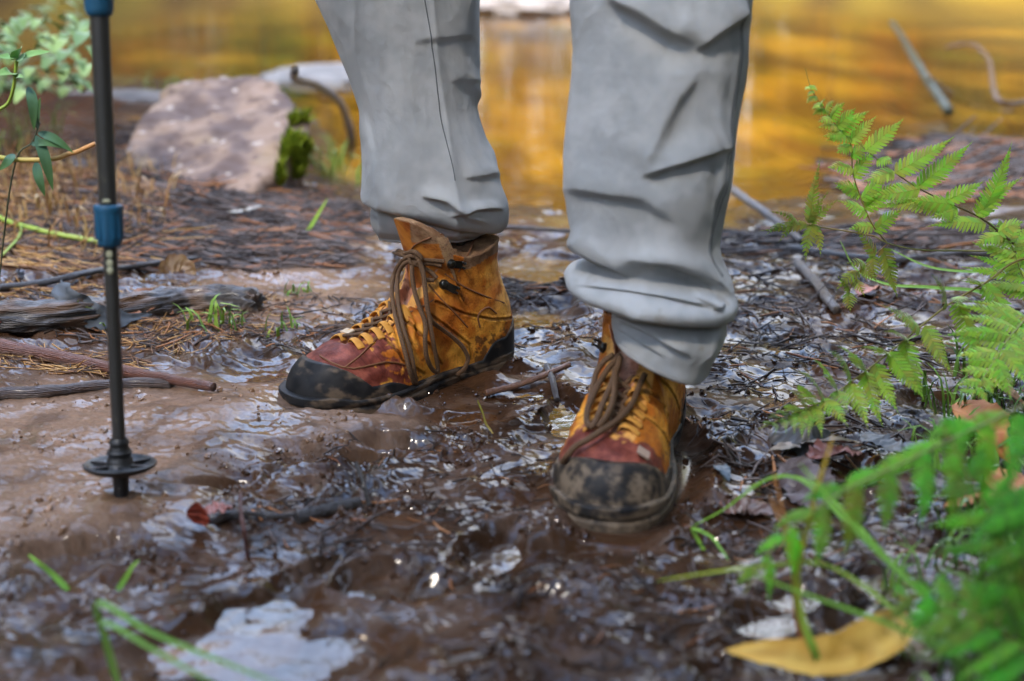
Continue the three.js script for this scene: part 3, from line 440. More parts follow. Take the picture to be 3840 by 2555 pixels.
// rings: [left px, py, right px, py, depth, thickness front to back over width]; folds: [height mm, width px, ...line]; cloth stands proud above the line and tucks in below it
function leg(rings, lines, hip, seed, crease) {
  const folds = lines.map(([amp, w, ...pts]) => ({ amp, w, pts, L: pts.reduce((m, p, i) => i ? m + Math.hypot(p[0] - pts[i - 1][0], p[1] - pts[i - 1][1]) : 0, 0) }));
  const R = rings.map(([lx, ly, rx, ry, d, k, wz = 1]) => ({ L: away(lx, ly, d), R: away(rx, ry, d), k, px: [lx, ly, rx, ry], w: wz }));
  const n = R.length, rows = 300, cols = 240, pos = [], idx = [], uv = [], col = [], last = [];
  const cr = (a, b, c, d, t) => 0.5 * (2 * b + (c - a) * t + (2 * a - 5 * b + 4 * c - d) * t * t + (3 * b - a - 3 * c + d) * t * t * t);
  const pick = (i, f) => f(R[clamp(i, 0, n - 1)]);
  const rowsUp = hip ? 26 : 0, stations = [];
  let acc = 0; const len = [0]; for (let i = 1; i < n; i++) { acc += R[i].L.distanceTo(R[i - 1].L) * 0.5 + R[i].R.distanceTo(R[i - 1].R) * 0.5 + 0.002; len.push(acc); }
  for (let j = 0; j <= rows; j++) { const s = acc * j / rows; let i = 0; while (i < n - 2 && len[i + 1] < s) i++; const t = (s - len[i]) / (len[i + 1] - len[i]); const v = (f) => cr(pick(i - 1, f), pick(i, f), pick(i + 1, f), pick(i + 2, f), t);
    const q = (side, ax) => v((r) => r[side][ax]); stations.push({ L: V(q('L', 'x'), q('L', 'y'), q('L', 'z')), R: V(q('R', 'x'), q('R', 'y'), q('R', 'z')), k: v((r) => r.k), px: [0, 1, 2, 3].map((m) => v((r) => r.px[m])), w: v((r) => r.w), s }); }
  for (let j = 0; j <= rows; j++) {
    const S = stations[j], C = S.L.clone().add(S.R).multiplyScalar(0.5), Hx = S.R.clone().sub(S.L).multiplyScalar(0.5), rz = Hx.length() * S.k, prev = stations[Math.max(0, j - 1)], next = stations[Math.min(rows, j + 1)];
    for (let i = 0; i <= cols; i++) {
      const a = 2 * Math.PI * i / cols, sn = Math.sin(a), cs = Math.cos(a), se = Math.sign(sn) * Math.pow(Math.abs(sn), 0.92), ce = Math.sign(cs) * Math.pow(Math.abs(cs), 0.92);
      const px = (S.px[0] + S.px[2]) / 2 + (S.px[2] - S.px[0]) / 2 * se, py = (S.px[1] + S.px[3]) / 2 + (S.px[3] - S.px[1]) / 2 * se + ce * rz * 1050;
      let h = 0;
      if (ce > -0.15) for (const { pts, amp, w, L } of folds) {
        let best = 1e9, sign = 1, at = 0, run = 0;
        for (let m = 0; m + 1 < pts.length; m++) { const [x0, y0] = pts[m], dx = pts[m + 1][0] - x0, dy = pts[m + 1][1] - y0, l = Math.hypot(dx, dy), t = clamp(((px - x0) * dx + (py - y0) * dy) / (l * l), 0, 1), ex = px - x0 - t * dx, ey = py - y0 - t * dy, q = Math.hypot(ex, ey); if (q < best) { best = q; sign = dx * ey - dy * ex > 0 ? 1 : -1; at = (run + t * l) / L; } run += l; }
        if (best > w * 4) continue;
        const o = best * sign, end = at <= 0 || at >= 1 ? Math.exp(-Math.pow(best / (w * 0.8), 2)) : 1, fade = sstep(0, 0.22, at + 0.02) * sstep(1, 0.7, at - 0.02) * end;
        h += amp * 0.001 * fade * (o < 0 ? Math.exp(-Math.pow(o / (w * 1.5), 2)) : 1.7 * Math.exp(-Math.pow(o / (w * 0.4), 2)) - 0.7 * Math.exp(-Math.pow(o / (w * 1.5), 2))) * S.w;
      }
      if (crease) for (const [pts, amp, w] of crease) { const X = curve1(pts)(py); h += amp * 0.001 * Math.exp(-Math.abs(px - X) / w) * (ce > 0 ? 1 : 0); }
      h += S.w * (0.006 * noise(se * 1.6 + seed, S.s * 7, ce * 1.6) + 0.0014 * noise(se * 4 + seed, S.s * 16, ce * 4) + 0.0006 * Math.pow(1 - Math.abs(noise(se * 3.1 + S.s * 9 + seed, S.s * 20 - se * 2, ce * 3)), 6) + 0.00035 * Math.pow(1 - Math.abs(noise(se * 7 - S.s * 20, S.s * 44 + seed, ce * 7)), 5));
      const N = V(Hx.x * se, Hx.y * se * 0.2, 0).normalize().multiplyScalar(Math.abs(se)).add(V(0, 0, ce)).normalize();
      const p = C.clone().addScaledVector(Hx, se).add(V(0, 0, ce * rz)).addScaledVector(N, h);
      pos.push(p.x, p.y, p.z); uv.push(i / cols * 0.62, S.s);
      const m = fbm(px * 0.004 + seed, py * 0.004, ce, 4), f = fbm(px * 0.02, py * 0.016 + seed, 3, 2); let c = mix3([0.385, 0.395, 0.4], [0.485, 0.49, 0.49], sstep(-0.3, 0.3, m + 0.4 * f));
      const stain = fbm(px * 0.012 + seed * 3, py * 0.012, 9, 3); if (stain > 0.32) c = mix3(c, [0.25, 0.18, 0.11], 0.55 * sstep(0.32, 0.42, stain) * sstep(0.28, 0.12, p.y));
      col.push(...c); if (j === 0) last.push(p);
    }
  }
  const w = cols + 1; for (let j = 0; j < rows; j++) for (let i = 0; i < cols; i++) { const a = j * w + i, b = a + w; idx.push(a, b, a + 1, b, b + 1, a + 1); }
  // thigh: from the top ring on to the hip
  if (hip) { let base = 0; for (let j = 1; j <= rowsUp; j++) { const t = j / rowsUp, m = pos.length / 3; for (let i = 0; i <= cols; i++) { const a = 2 * Math.PI * i / cols, q = V(hip.x + hip.r * Math.sin(a), hip.y, hip.z + hip.r * 1.05 * Math.cos(a)), p = last[i].clone().lerp(q, t).add(V(0, 0, 0.03 * Math.sin(Math.PI * t))); pos.push(p.x, p.y, p.z); uv.push(i / cols * 0.5, -t * 0.4); col.push(0.45, 0.445, 0.435); } for (let i = 0; i < cols; i++) { const a = base + i, b = m + i; idx.push(a, a + 1, b, b, a + 1, b + 1); } base = m; } }
  return { g: geo(pos, idx, col, uv), pos, w, stations, cols };
}
const legA = leg([
  [1095, -190, 1792, -190, 1.93, 0.82], [1185, 0, 1800, 0, 1.92, 0.82], [1275, 200, 1800, 200, 1.915, 0.84], [1330, 330, 1795, 330, 1.91, 0.88], [1360, 420, 1795, 410, 1.905, 0.9], [1366, 500, 1822, 500, 1.9, 0.9], [1360, 600, 1858, 600, 1.895, 0.86], [1352, 690, 1880, 690, 1.89, 0.82], [1349, 725, 1900, 750, 1.89, 0.8], [1356, 744, 1906, 800, 1.89, 0.78, 0.8], [1382, 752, 1900, 845, 1.89, 0.74, 0.5], [1402, 748, 1870, 862, 1.89, 0.7, 0.4], [1410, 735, 1830, 800, 1.89, 0.66, 0.3], [1404, 760, 1820, 790, 1.89, 0.66, 0.4], [1396, 800, 1840, 830, 1.89, 0.64, 0.6], [1406, 850, 1850, 860, 1.89, 0.6, 0.6], [1440, 890, 1800, 880, 1.89, 0.55, 0.4],
], [[5, 40, [1770, 300], [1830, 440], [1870, 640]], [4, 26, [1450, 770], [1415, 590], [1372, 410]], [2.5, 34, [1690, 345], [1760, 325], [1815, 300]], [2.5, 40, [1560, 210], [1680, 190], [1800, 150]], [3, 30, [1740, 700], [1820, 680], [1890, 640]], [9, 24, [1590, 770], [1680, 790], [1760, 850], [1850, 870]], [7, 18, [1690, 850], [1780, 815], [1890, 800]]],
  { x: -0.1, y: 0.86, z: -1.86, r: 0.105 }, 3, [[[[0, 1622], [300, 1650], [500, 1680], [760, 1716]], 7, 26], [[[250, 1360], [480, 1425], [740, 1440]], 5, 22]]);
const legB = leg([
  [2150, -180, 2830, -180, 1.58, 0.86], [2146, 0, 2815, 0, 1.575, 0.86], [2152, 130, 2805, 150, 1.57, 0.86], [2150, 220, 2795, 260, 1.565, 0.86], [2128, 430, 2768, 470, 1.555, 0.86], [2115, 600, 2745, 640, 1.545, 0.86], [2118, 740, 2722, 760, 1.54, 0.87], [2138, 870, 2695, 880, 1.535, 0.88], [2180, 935, 2696, 945, 1.53, 0.9], [2222, 985, 2718, 1015, 1.53, 0.86], [2150, 1005, 2745, 1085, 1.525, 1.0], [2120, 1035, 2758, 1125, 1.52, 1.06], [2124, 1070, 2752, 1160, 1.52, 1.06, 0.8], [2180, 1090, 2725, 1178, 1.52, 1.05, 0.6], [2262, 1088, 2685, 1168, 1.525, 1.08, 0.4], [2302, 1105, 2692, 1176, 1.525, 1.1, 0.5], [2306, 1160, 2720, 1200, 1.515, 1.14], [2302, 1200, 2722, 1245, 1.51, 1.2], [2298, 1232, 2706, 1290, 1.505, 1.22, 0.8], [2302, 1252, 2668, 1345, 1.5, 1.24, 0.5], [2306, 1264, 2638, 1400, 1.495, 1.26, 0.25], [2312, 1268, 2622, 1408, 1.49, 1.24, 0.2],
], [[13, 62, [2260, 30], [2378, 100], [2464, 165], [2590, 230]], [9, 52, [2560, 245], [2660, 160], [2790, 60]], [6, 80, [2370, 680], [2440, 540], [2500, 420], [2600, 280]], [9, 44, [2370, 690], [2520, 640], [2730, 560]], [7, 60, [2105, 705], [2243, 745], [2387, 770], [2540, 870]], [14, 36, [2330, 985], [2492, 1000], [2630, 1050], [2740, 1120]], [11, 40, [2115, 900], [2244, 985], [2380, 1050]], [8, 24, [2140, 1070], [2290, 1090], [2450, 1115], [2600, 1150], [2700, 1180]], [6, 16, [2560, 1110], [2650, 1160], [2700, 1150]], [8, 20, [2310, 1190], [2440, 1270], [2580, 1350]], [5, 14, [2310, 1225], [2400, 1300], [2480, 1345]], [4, 30, [2640, 420], [2690, 600], [2660, 800]]],
  { x: 0.1, y: 0.88, z: -1.74, r: 0.105 }, 8, [[[[0, 2762], [400, 2720], [700, 2660], [1000, 2640]], 2.5, 14]]);
const hipGeo = (() => { const p = [], ix = [], u = [], c = [], n = 48, rows = 10; for (let j = 0; j <= rows; j++) { const t = j / rows; for (let i = 0; i <= n; i++) { const a = 2 * Math.PI * i / n; p.push(0.21 * (1 - 0.18 * t) * Math.sin(a), 0.84 + 0.2 * t, -1.8 + 0.135 * Math.cos(a)); u.push(i / n, t * 0.2); c.push(0.45, 0.445, 0.435); } } for (let j = 0; j < rows; j++) for (let i = 0; i < n; i++) { const a = j * (n + 1) + i, b = a + n + 1; ix.push(a, a + 1, b, b, a + 1, b + 1); } return geo(p, ix, c, u); })();
const trousers = mesh('trousers', mergeGeometries([legA.g, legB.g, hipGeo]), cloth, person);
// turned hems
for (const [L, r] of [[legA, 0.002], [legB, 0.0024]]) { const pts = []; for (let i = 0; i < L.cols; i += 6) { const a = 3 * (300 * L.w + i); pts.push(V(L.pos[a], L.pos[a + 1], L.pos[a + 2])); } mesh('hem', tube(pts, r, { sides: 6, seg: 120, closed: true, color: () => [0.42, 0.415, 0.405] }), cloth, trousers); }
// the sewn seams: a shallow double row of thread
const seamMat = mat([0.16, 0.17, 0.175], 0.9);
function clothSeam(L, angleAt, j0, j1, r = 0.0008, lift = 0.0004) { const pts = []; for (let j = j0; j <= j1; j += 3) { const k = angleAt(j / 300) / (2 * Math.PI) * L.cols, i0 = Math.floor(k), f = k - i0, a = 3 * (j * L.w + i0), b = a + 3; pts.push(V(lerp(L.pos[a], L.pos[b], f), lerp(L.pos[a + 1], L.pos[b + 1], f), lerp(L.pos[a + 2], L.pos[b + 2], f) + lift)); } return tube(pts, r, { sides: 5, seg: pts.length }); }
mesh('seam', clothSeam(legA, (t) => 0.34 + 0.02 * t, 0, 195), seamMat, trousers);
mesh('seam', clothSeam(legB, (t) => 1.05 - 0.1 * t, 0, 200), seamMat, trousers); mesh('seam', clothSeam(legB, (t) => 0.97 - 0.1 * t, 0, 200, 0.0006), seamMat, trousers);
// jacket, arms and head, above the picture's edge: one continuous figure
{
  const cap = (x, y, z, a, b, ra, rb) => { const bx = b[0] - a[0], by = b[1] - a[1], bz = b[2] - a[2], t = clamp(((x - a[0]) * bx + (y - a[1]) * by + (z - a[2]) * bz) / (bx * bx + by * by + bz * bz), 0, 1); return Math.hypot(x - a[0] - t * bx, y - a[1] - t * by, z - a[2] - t * bz) - lerp(ra, rb, t); };
  const grip = away(370, 0, 1.42).lerp(flat(458, 1935), 0), dir = grip.clone().sub(flat(458, 1935)).normalize(), top = flat(458, 1935).addScaledVector(dir, 1.16), T = top.toArray();
  const torso = (x, y, z) => { const ax = x / 0.205, az = (z + 1.8) / 0.128, w = curve1([[0.95, 0.9], [1.1, 0.86], [1.3, 1], [1.42, 0.95], [1.5, 0.5], [1.53, 0.2]])(y); return Math.max((Math.hypot(ax, az) / w - 1) * 0.12, 0.95 - y, y - 1.54); };
  const bones = [[[-0.19, 1.42, -1.8], [-0.34, 1.17, -1.72], 0.062, 0.05], [[-0.34, 1.17, -1.72], [T[0] + 0.02, T[1] + 0.0, T[2] - 0.05], 0.048, 0.034], [[0.19, 1.42, -1.8], [0.26, 1.14, -1.84], 0.062, 0.05], [[0.26, 1.14, -1.84], [0.25, 0.9, -1.74], 0.048, 0.034]];
  const jacket = (x, y, z) => { let f = torso(x, y, z); for (const [a, b, ra, rb] of bones) f = smin(f, cap(x, y, z, a, b, ra, rb), 0.05); return f + 0.004 * noise(x * 14, y * 9, z * 14); };
  mesh('jacket', skin(jacket, [-0.55, 0.9, -2.05], [0.42, 1.62, -1.25], 0.016), mat([0.06, 0.08, 0.1], 0.9), person);
  const head = (x, y, z) => { let f = smin(smin(cap(x, y, z, [0, 1.5, -1.8], [0, 1.6, -1.78], 0.055, 0.052), (Math.hypot(x / 0.076, (y - 1.69) / 0.112, (z + 1.775) / 0.095) - 1) * 0.085, 0.03), cap(x, y, z, [0, 1.685, -1.685], [0, 1.66, -1.668], 0.008, 0.014), 0.015); for (const s of [-1, 1]) { f = smin(f, (Math.hypot((x - s * 0.08) / 0.01, (y - 1.68) / 0.032, (z + 1.775) / 0.018) - 1) * 0.01, 0.008); f = Math.max(f, -(Math.hypot(x - s * 0.031, y - 1.697, z + 1.672) - 0.013)); } return Math.max(f, -cap(x, y, z, [-0.02, 1.632, -1.677], [0.02, 1.632, -1.677], 0.004, 0.004)); };
  mesh('head', skin(head, [-0.12, 1.46, -1.92], [0.12, 1.83, -1.62], 0.006), mat([0.45, 0.27, 0.19], 0.6), person);
  mesh('hair', skin((x, y, z) => Math.max((Math.hypot(x / 0.084, (y - 1.7) / 0.118, (z + 1.782) / 0.102) - 1) * 0.09 + 0.003 * noise(x * 60, y * 60, z * 60), -(y - 1.74 + (z + 1.7) * -0.9)), [-0.12, 1.56, -1.92], [0.12, 1.84, -1.62], 0.007), mat([0.05, 0.03, 0.02], 0.8), person);
  const hand = (w, curl) => (x, y, z) => { let f = cap(x, y, z, [w[0] + 0.005, w[1], w[2] - 0.055], [w[0] + 0.022, w[1] - 0.01, w[2] - 0.006], 0.024, 0.026); for (let i = 0; i < 4; i++) { const Y = w[1] + 0.026 - i * 0.019, l = [1, 1.08, 1, 0.82][i]; f = smin(f, Math.min(cap(x, y, z, [w[0] + 0.024, Y, w[2] - 0.004], [w[0] + 0.02, Y, w[2] + 0.026 * l], 0.0095, 0.0088), cap(x, y, z, [w[0] + 0.02, Y, w[2] + 0.026 * l], [w[0] - 0.012, Y - 0.002, w[2] + 0.026 * l], 0.0088, 0.008), cap(x, y, z, [w[0] - 0.012, Y - 0.002, w[2] + 0.026 * l], [w[0] - 0.024, Y - 0.003, w[2] + 0.006], 0.008, 0.007)), 0.006); } return smin(f, Math.min(cap(x, y, z, [w[0], w[1] + 0.012, w[2] - 0.03], [w[0] - 0.024, w[1] + 0.036, w[2] - 0.012], 0.012, 0.0105), cap(x, y, z, [w[0] - 0.024, w[1] + 0.036, w[2] - 0.012], [w[0] - 0.022, w[1] + 0.042, w[2] + 0.016], 0.0105, 0.009)), 0.008); };
  for (const w of [T, [0.245, 0.855, -1.69]]) mesh('hand', skin(hand(w), [w[0] - 0.06, w[1] - 0.08, w[2] - 0.1], [w[0] + 0.07, w[1] + 0.08, w[2] + 0.06], 0.0035), mat([0.45, 0.27, 0.19], 0.6), person);
}

// ---------------------------------------------------------------- trekking pole
{
  const foot = flat(458, 1930, -0.004), top = away(370, 0, 1.42), dir = top.clone().sub(foot).normalize(), p = thing('trekking_pole', 'dark grey trekking pole with blue clamps planted in the clay', 'trekking pole', foot);
  p.quaternion.setFromUnitVectors(V(0, 1, 0), dir);
  const hAt = (py) => { let a = 0, b = 1.2; for (let i = 0; i < 40; i++) { const m = (a + b) / 2, q = foot.clone().addScaledVector(dir, m).sub(V(0, EYE, 0)), w = q.dot(FWD), y = 1277.5 - FOCAL * q.dot(UPV) / w; y > py ? a = m : b = m; } return a; };
  const lathe = (pts, n = 28) => new THREE.LatheGeometry(pts.map(([r, y]) => new THREE.Vector2(r, y)), n);
  const shaftTex = texture(256, (u, v) => { const n = tileNoise(u, v, 18, 3, 2); const c = 0.17 + 0.04 * n; return n > 0.36 ? [0.4, 0.39, 0.3] : [c, c * 0.98, c * 0.95]; });
  const shaft = mat([1, 1, 1], 0.42, { map: shaftTex, clearcoat: 0.3, clearcoatRoughness: 0.3 }), blue = mat([0.008, 0.075, 0.15], 0.45), black = mat([0.008, 0.008, 0.009], 0.45), mudMat = mat([0.11, 0.065, 0.04], 0.6);
  const y1 = hAt(1690), y2 = hAt(920), y3 = hAt(770), y4 = hAt(62), y5 = hAt(-60);
  mesh('tip_sleeve', lathe([[0, -0.03], [0.006, -0.03], [0.0075, 0], [0.0082, 0.05], [0.009, hAt(1790)], [0.0085, y1 + 0.004], [0, y1 + 0.004]]), black, p);
  const by = hAt(1760), basket = mesh('basket', lathe([[0.009, by - 0.004], [0.016, by - 0.004], [0.03, by - 0.001], [0.036, by + 0.003], [0.0375, by + 0.006], [0.0355, by + 0.0075], [0.033, by + 0.0045], [0.028, by + 0.0025], [0.016, by + 0.001], [0.013, by + 0.008], [0.0135, by + 0.011], [0.0115, by + 0.012], [0.0115, by + 0.016], [0.0132, by + 0.0175], [0.012, by + 0.02], [0.009, by + 0.021]], 40), black, p);
  for (let i = 0; i < 6; i++) { const a = i * 1.047 + 0.3, rib = mesh('rib', new THREE.BoxGeometry(0.022, 0.004, 0.0035), black, basket); rib.position.set(Math.cos(a) * 0.024, by + 0.004, Math.sin(a) * 0.024); rib.rotation.y = -a; }
  mesh('collar', lathe([[0.0078, y1 - 0.006], [0.0115, y1 - 0.005], [0.0115, y1 + 0.001], [0.0095, y1 + 0.003], [0.0095, y1 + 0.007], [0.0108, y1 + 0.009], [0.008, y1 + 0.013]]), black, p);
  mesh('lower_shaft', lathe([[0.0066, y1], [0.0072, y2 + 0.01]]), shaft, p);
  mesh('clamp', lathe([[0.0075, y2 - 0.001], [0.0112, y2 - 0.001], [0.0122, y2 + 0.004], [0.0136, y2 + 0.018], [0.0138, y3 - 0.007], [0.0146, y3 - 0.006], [0.0146, y3 - 0.001], [0.0135, y3 + 0.0005], [0.0095, y3 + 0.0005]]), blue, p);
  for (let i = 0; i < 12; i++) { const a = i * 0.5236, g = mesh('grip_rib', new THREE.BoxGeometry(0.0014, (y3 - y2) * 0.62, 0.0028), blue, p); g.position.set(Math.cos(a) * 0.0136, lerp(y2, y3, 0.48), Math.sin(a) * 0.0136); g.rotation.y = -a; }
  mesh('middle_shaft', lathe([[0.0088, y3 - 0.004], [0.0095, y4 + 0.01]]), shaft, p);
  mesh('clamp', lathe([[0.0095, y4], [0.0118, y4 + 0.001], [0.0138, y4 + 0.006], [0.0148, y5], [0.0148, y5 + 0.02], [0.011, y5 + 0.022]]), blue, p);
  mesh('upper_shaft', lathe([[0.0105, y5 + 0.015], [0.0105, 1.06]]), shaft, p);
  mesh('grip', lathe([[0.012, 1.05], [0.0155, 1.06], [0.014, 1.09], [0.0165, 1.13], [0.0155, 1.18], [0.02, 1.21], [0.017, 1.225], [0, 1.23]]), black, p);
  for (const [py, s] of [[752, 0], [952, 1], [985, 1], [1012, 1]]) { const h = hAt(py), m = mesh('dried_mud', new THREE.SphereGeometry(0.004, 8, 6).scale(1.1 - 0.2 * s, 0.55 + 0.5 * s, 0.35), mat([0.3, 0.3, 0.2], 0.9), p); m.position.set(0.001, h, 0.0072 + 0.0022 * (1 - s)); }
}
// ---------------------------------------------------------------- boulder with moss
{
  const C = V(-0.66, 0, -3.22), t = thing('boulder', 'grey sandstone boulder with a pale edge and moss on one side', 'rock', C);
  const corner = [away(500, 500, 3.35), away(640, 445, 3.5), away(925, 318, 3.5), away(1065, 345, 3.4), away(1185, 450, 3.2), away(1140, 590, 3.08), away(1000, 690, 2.97), away(955, 755, 2.92), away(560, 690, 2.98), away(425, 630, 3.12)].map((q) => q.sub(C));
  // top face as a tilted plane, sides as planes round its outline
  const n0 = V(-0.18, 0.92, 0.36).normalize(), top = corner.reduce((m, q) => m + q.dot(n0), 0) / corner.length + 0.012, cen = corner.reduce((m, q) => m.add(q), V(0, 0, 0)).multiplyScalar(1 / corner.length);
  const sides = corner.map((q, i) => { const r = corner[(i + 1) % corner.length], e = r.clone().sub(q), m = e.clone().cross(V(0, 1, 0)).normalize(); if (m.dot(q.clone().sub(cen)) < 0) m.negate(); m.y = -0.12; m.normalize(); return [m, q.dot(m)]; });
  const sm = (a, b, k) => -smin(-a, -b, k);
  const rock = (x, y, z) => { const p = V(x, y, z); let f = p.dot(n0) - top - 0.014 * fbm(x * 9, y * 9, z * 9, 4); for (const [m, d] of sides) f = sm(f, p.dot(m) - d, 0.035); return Math.max(f + 0.012 * fbm(x * 14 + 5, y * 14, z * 14, 4) + 0.004 * noise(x * 60, y * 60, z * 60), -0.14 - y); };
  const tint = (x, y, z) => { const n = fbm(x * 11, y * 11, z * 11, 4), m = fbm(x * 40, y * 40, z * 40, 3); let c = mix3([0.1, 0.068, 0.06], [0.24, 0.165, 0.125], sstep(-0.25, 0.25, n)); c = mix3(c, [0.27, 0.19, 0.12], 0.7 * sstep(0.1, 0.3, fbm(x * 6 + 3, y * 6, z * 6, 3))); if (m > 0.22) c = mix3(c, [0.07, 0.045, 0.04], 0.8 * sstep(0.22, 0.34, m)); if (m < -0.38) c = [0.4, 0.34, 0.3]; return c; };
  mesh('stone', skin(rock, [-0.5, -0.15, -0.45], [0.5, 0.4, 0.45], 0.011, tint), mat(null, 0.75, { vertexColors: true, specularIntensity: 0.4 }), t);
  const r = rng(77), pos = [], idx = [], col = [];                     // moss: short tufts on the shaded flank
  for (let i = 0; i < 5200; i++) { const q = away(lerp(1060, 1230, r()), lerp(470, 680, r()), 3.1).sub(C); let f = null; for (let s = 0.25; s > -0.3; s -= 0.006) { const z = q.z + s; if (rock(q.x, q.y, z) < 0) { f = V(q.x, q.y, z); break; } } if (!f || noise(f.x * 14, f.y * 14, f.z * 14) < -0.12) continue; const k = pos.length / 3, l = 0.018 + 0.026 * r(), a = r() * 6.28, d = V(Math.cos(a) * 0.5 + 0.3, 0.5 + 0.6 * r(), 0.7 + Math.sin(a) * 0.4).normalize(), s = V(r() - 0.5, 0.1, r() - 0.5).normalize().multiplyScalar(0.0045); pos.push(f.x - s.x, f.y - s.y, f.z - s.z, f.x + s.x, f.y + s.y, f.z + s.z, f.x + d.x * l, f.y + d.y * l, f.z + d.z * l); idx.push(k, k + 1, k + 2); const c = mix3([0.08, 0.13, 0.006], [0.4, 0.48, 0.03], r()); col.push(...c, ...c, ...c); }
  if (pos.length) { const m = mesh('moss', geo(pos, idx, col), mat(null, 0.9, { vertexColors: true, side: THREE.DoubleSide }), t); m.userData.kind = 'stuff'; }
}
// ---------------------------------------------------------------- logs, sticks
const woodTex = texture(512, (u, v) => { const n = tileNoise(u, v, 6, 4, 3), g = Math.sin((v * 26 + n * 2.2) * 6.283), t = 0.5 + 0.25 * g + 0.35 * tileNoise(u, v, 30, 3, 9); return [t, t, t]; }, false); woodTex.repeat.set(7, 1);
const barkMats = new Map();
const barkMat = (c, rough = 0.55) => { const k = c.join() + rough; if (!barkMats.has(k)) barkMats.set(k, mat(c, rough, { bumpMap: woodTex, bumpScale: 0.0025, vertexColors: true, clearcoat: 0.25, clearcoatRoughness: 0.2 })); return barkMats.get(k); };
function stick(name, label, pts, r, c, { lift = 0.8, taper = 0.35, seed = 1, rough = 0.5, group, category = 'stick', knots = 0.12 } = {}) {
  const P = pts.map(([px, py, up = 0]) => onMud(px, py, r * lift + up)), rad = (t) => r * (1 - taper * t) * (1 + knots * noise(t * 14 + seed, seed, 2));
  const o = mesh(name, tube(P, rad, { sides: 10, wobble: knots, seed, seg: Math.max(24, pts.length * 14), color: (t, a) => { const n = fbm(t * 30, Math.cos(a) * 1.5 + seed, Math.sin(a) * 1.5, 3), k = 1 + 0.9 * n; return [k, k * (1 + 0.1 * n), k]; } }), barkMat(c, rough)); return tag(o, label, category, group);
}
{
  // rotten log
  const P = [[-260, 1150], [0, 1165], [250, 1160], [480, 1130], [700, 1108], [860, 1105], [975, 1112]].map(([x, y]) => onMud(x, y + 26, 0.012)), c = new THREE.CatmullRomCurve3(P), n = 150, m = 44, S = c.getSpacedPoints(n), F = frames(S), pos = [], idx = [], col = [], uv = [];
  for (let i = 0; i <= n; i++) for (let k = 0; k <= m; k++) { const a = 2 * Math.PI * k / m, t = i / n, fib = Math.abs(fbm(Math.cos(a) * 5, Math.sin(a) * 5, t * 4, 3)), end = t > 0.985 ? 0.75 + 0.3 * noise(a * 3, 1, 2) : 1, r = (0.025 + 0.004 * noise(t * 7, 3, 1)) * end * (1 - 0.75 * fib + 0.16 * noise(Math.cos(a) * 9, Math.sin(a) * 9, t * 16)), q = S[i].clone().addScaledVector(F[i].N, Math.cos(a) * r).addScaledVector(F[i].B, Math.sin(a) * r).addScaledVector(F[i].T, t > 0.96 ? 0.014 * noise(a * 2.5, 7, 1) : 0); pos.push(q.x, q.y, q.z); uv.push(t * 0.6, k / m * 2); const g = fbm(Math.cos(a) * 4, Math.sin(a) * 4, t * 22, 3); col.push(...mix3(mix3([0.018, 0.013, 0.012], [0.07, 0.06, 0.058], sstep(-0.25, 0.3, g)), [0.1, 0.055, 0.03], sstep(0.1, 0.3, noise(t * 9, a, 6)))); }
  for (let i = 0; i < n; i++) for (let k = 0; k < m; k++) { const a = i * (m + 1) + k, b = a + m + 1; idx.push(a, a + 1, b, b, a + 1, b + 1); }
  const e = pos.length / 3; pos.push(S[n].x - 0.006, S[n].y, S[n].z); uv.push(0, 0); col.push(0.05, 0.035, 0.025); for (let k = 0; k < m; k++) idx.push(n * (m + 1) + k, n * (m + 1) + k + 1, e);
  tag(mesh('rotten_log', geo(pos, idx, col, uv), mat(null, 0.5, { vertexColors: true, bumpMap: woodTex, bumpScale: 0.002, clearcoat: 0.3, clearcoatRoughness: 0.25 })), 'dark wet rotten log with fibrous bark lying on the litter', 'log');
}
stick('branch', 'long smooth red brown branch lying across the clay edge behind the pole', [[-160, 1255], [0, 1298], [200, 1335], [400, 1378], [560, 1410], [700, 1435], [800, 1452]], 0.0115, [0.13, 0.045, 0.026], { taper: 0.5, seed: 3, knots: 0.08 });
stick('branch', 'dark crusted branch half sunk in pale clay below the red brown branch', [[-120, 1495], [0, 1480], [160, 1472], [330, 1452], [480, 1440], [560, 1437], [645, 1440]], 0.009, [0.06, 0.034, 0.024], { lift: 0.5, taper: 0.2, seed: 4 });
stick('branch', 'thin dark branch running just above the rotten log', [[-60, 1085], [150, 1062], [330, 1022], [480, 1000], [600, 985], [740, 968]], 0.0062, [0.04, 0.03, 0.028], { lift: 1.5, seed: 5 });
stick('stick', 'brown split reed stick lying in the puddle between the boots', [[1820, 1475, 0.004], [1930, 1448, 0.006], [2030, 1412, 0.008], [2135, 1365, 0.012]], 0.0042, [0.2, 0.08, 0.03], { taper: 0.1, seed: 6 });
stick('stick', 'short muddy stick crossing over the brown reed', [[2052, 1372, 0.014], [2075, 1440, 0.008], [2088, 1500, 0.002]], 0.0046, [0.06, 0.045, 0.04], { taper: 0.2, seed: 7 });
stick('stick', 'thick black stick on mud near the small red leaf', [[1110, 1945], [1220, 1915], [1350, 1880]], 0.0075, [0.025, 0.018, 0.016], { taper: 0.3, seed: 8 });
stick('stick', 'thin black stick pointing at the red leaf', [[780, 1960], [900, 1925], [1010, 1932], [1120, 1930]], 0.003, [0.06, 0.05, 0.05], { seed: 9, lift: 2 });
stick('stick', 'thin reddish stem standing upright in the mud by the red leaf', [[930, 2090], [915, 1990, 0.03], [905, 1935, 0.04], [902, 1850, 0.045]], 0.0022, [0.16, 0.06, 0.05], { seed: 10 });
stick('stick', 'dark forked twig standing in mud beside the worn toe', [[1385, 1900], [1365, 1820, 0.02], [1335, 1735, 0.03]], 0.0028, [0.05, 0.045, 0.045], { seed: 11 });
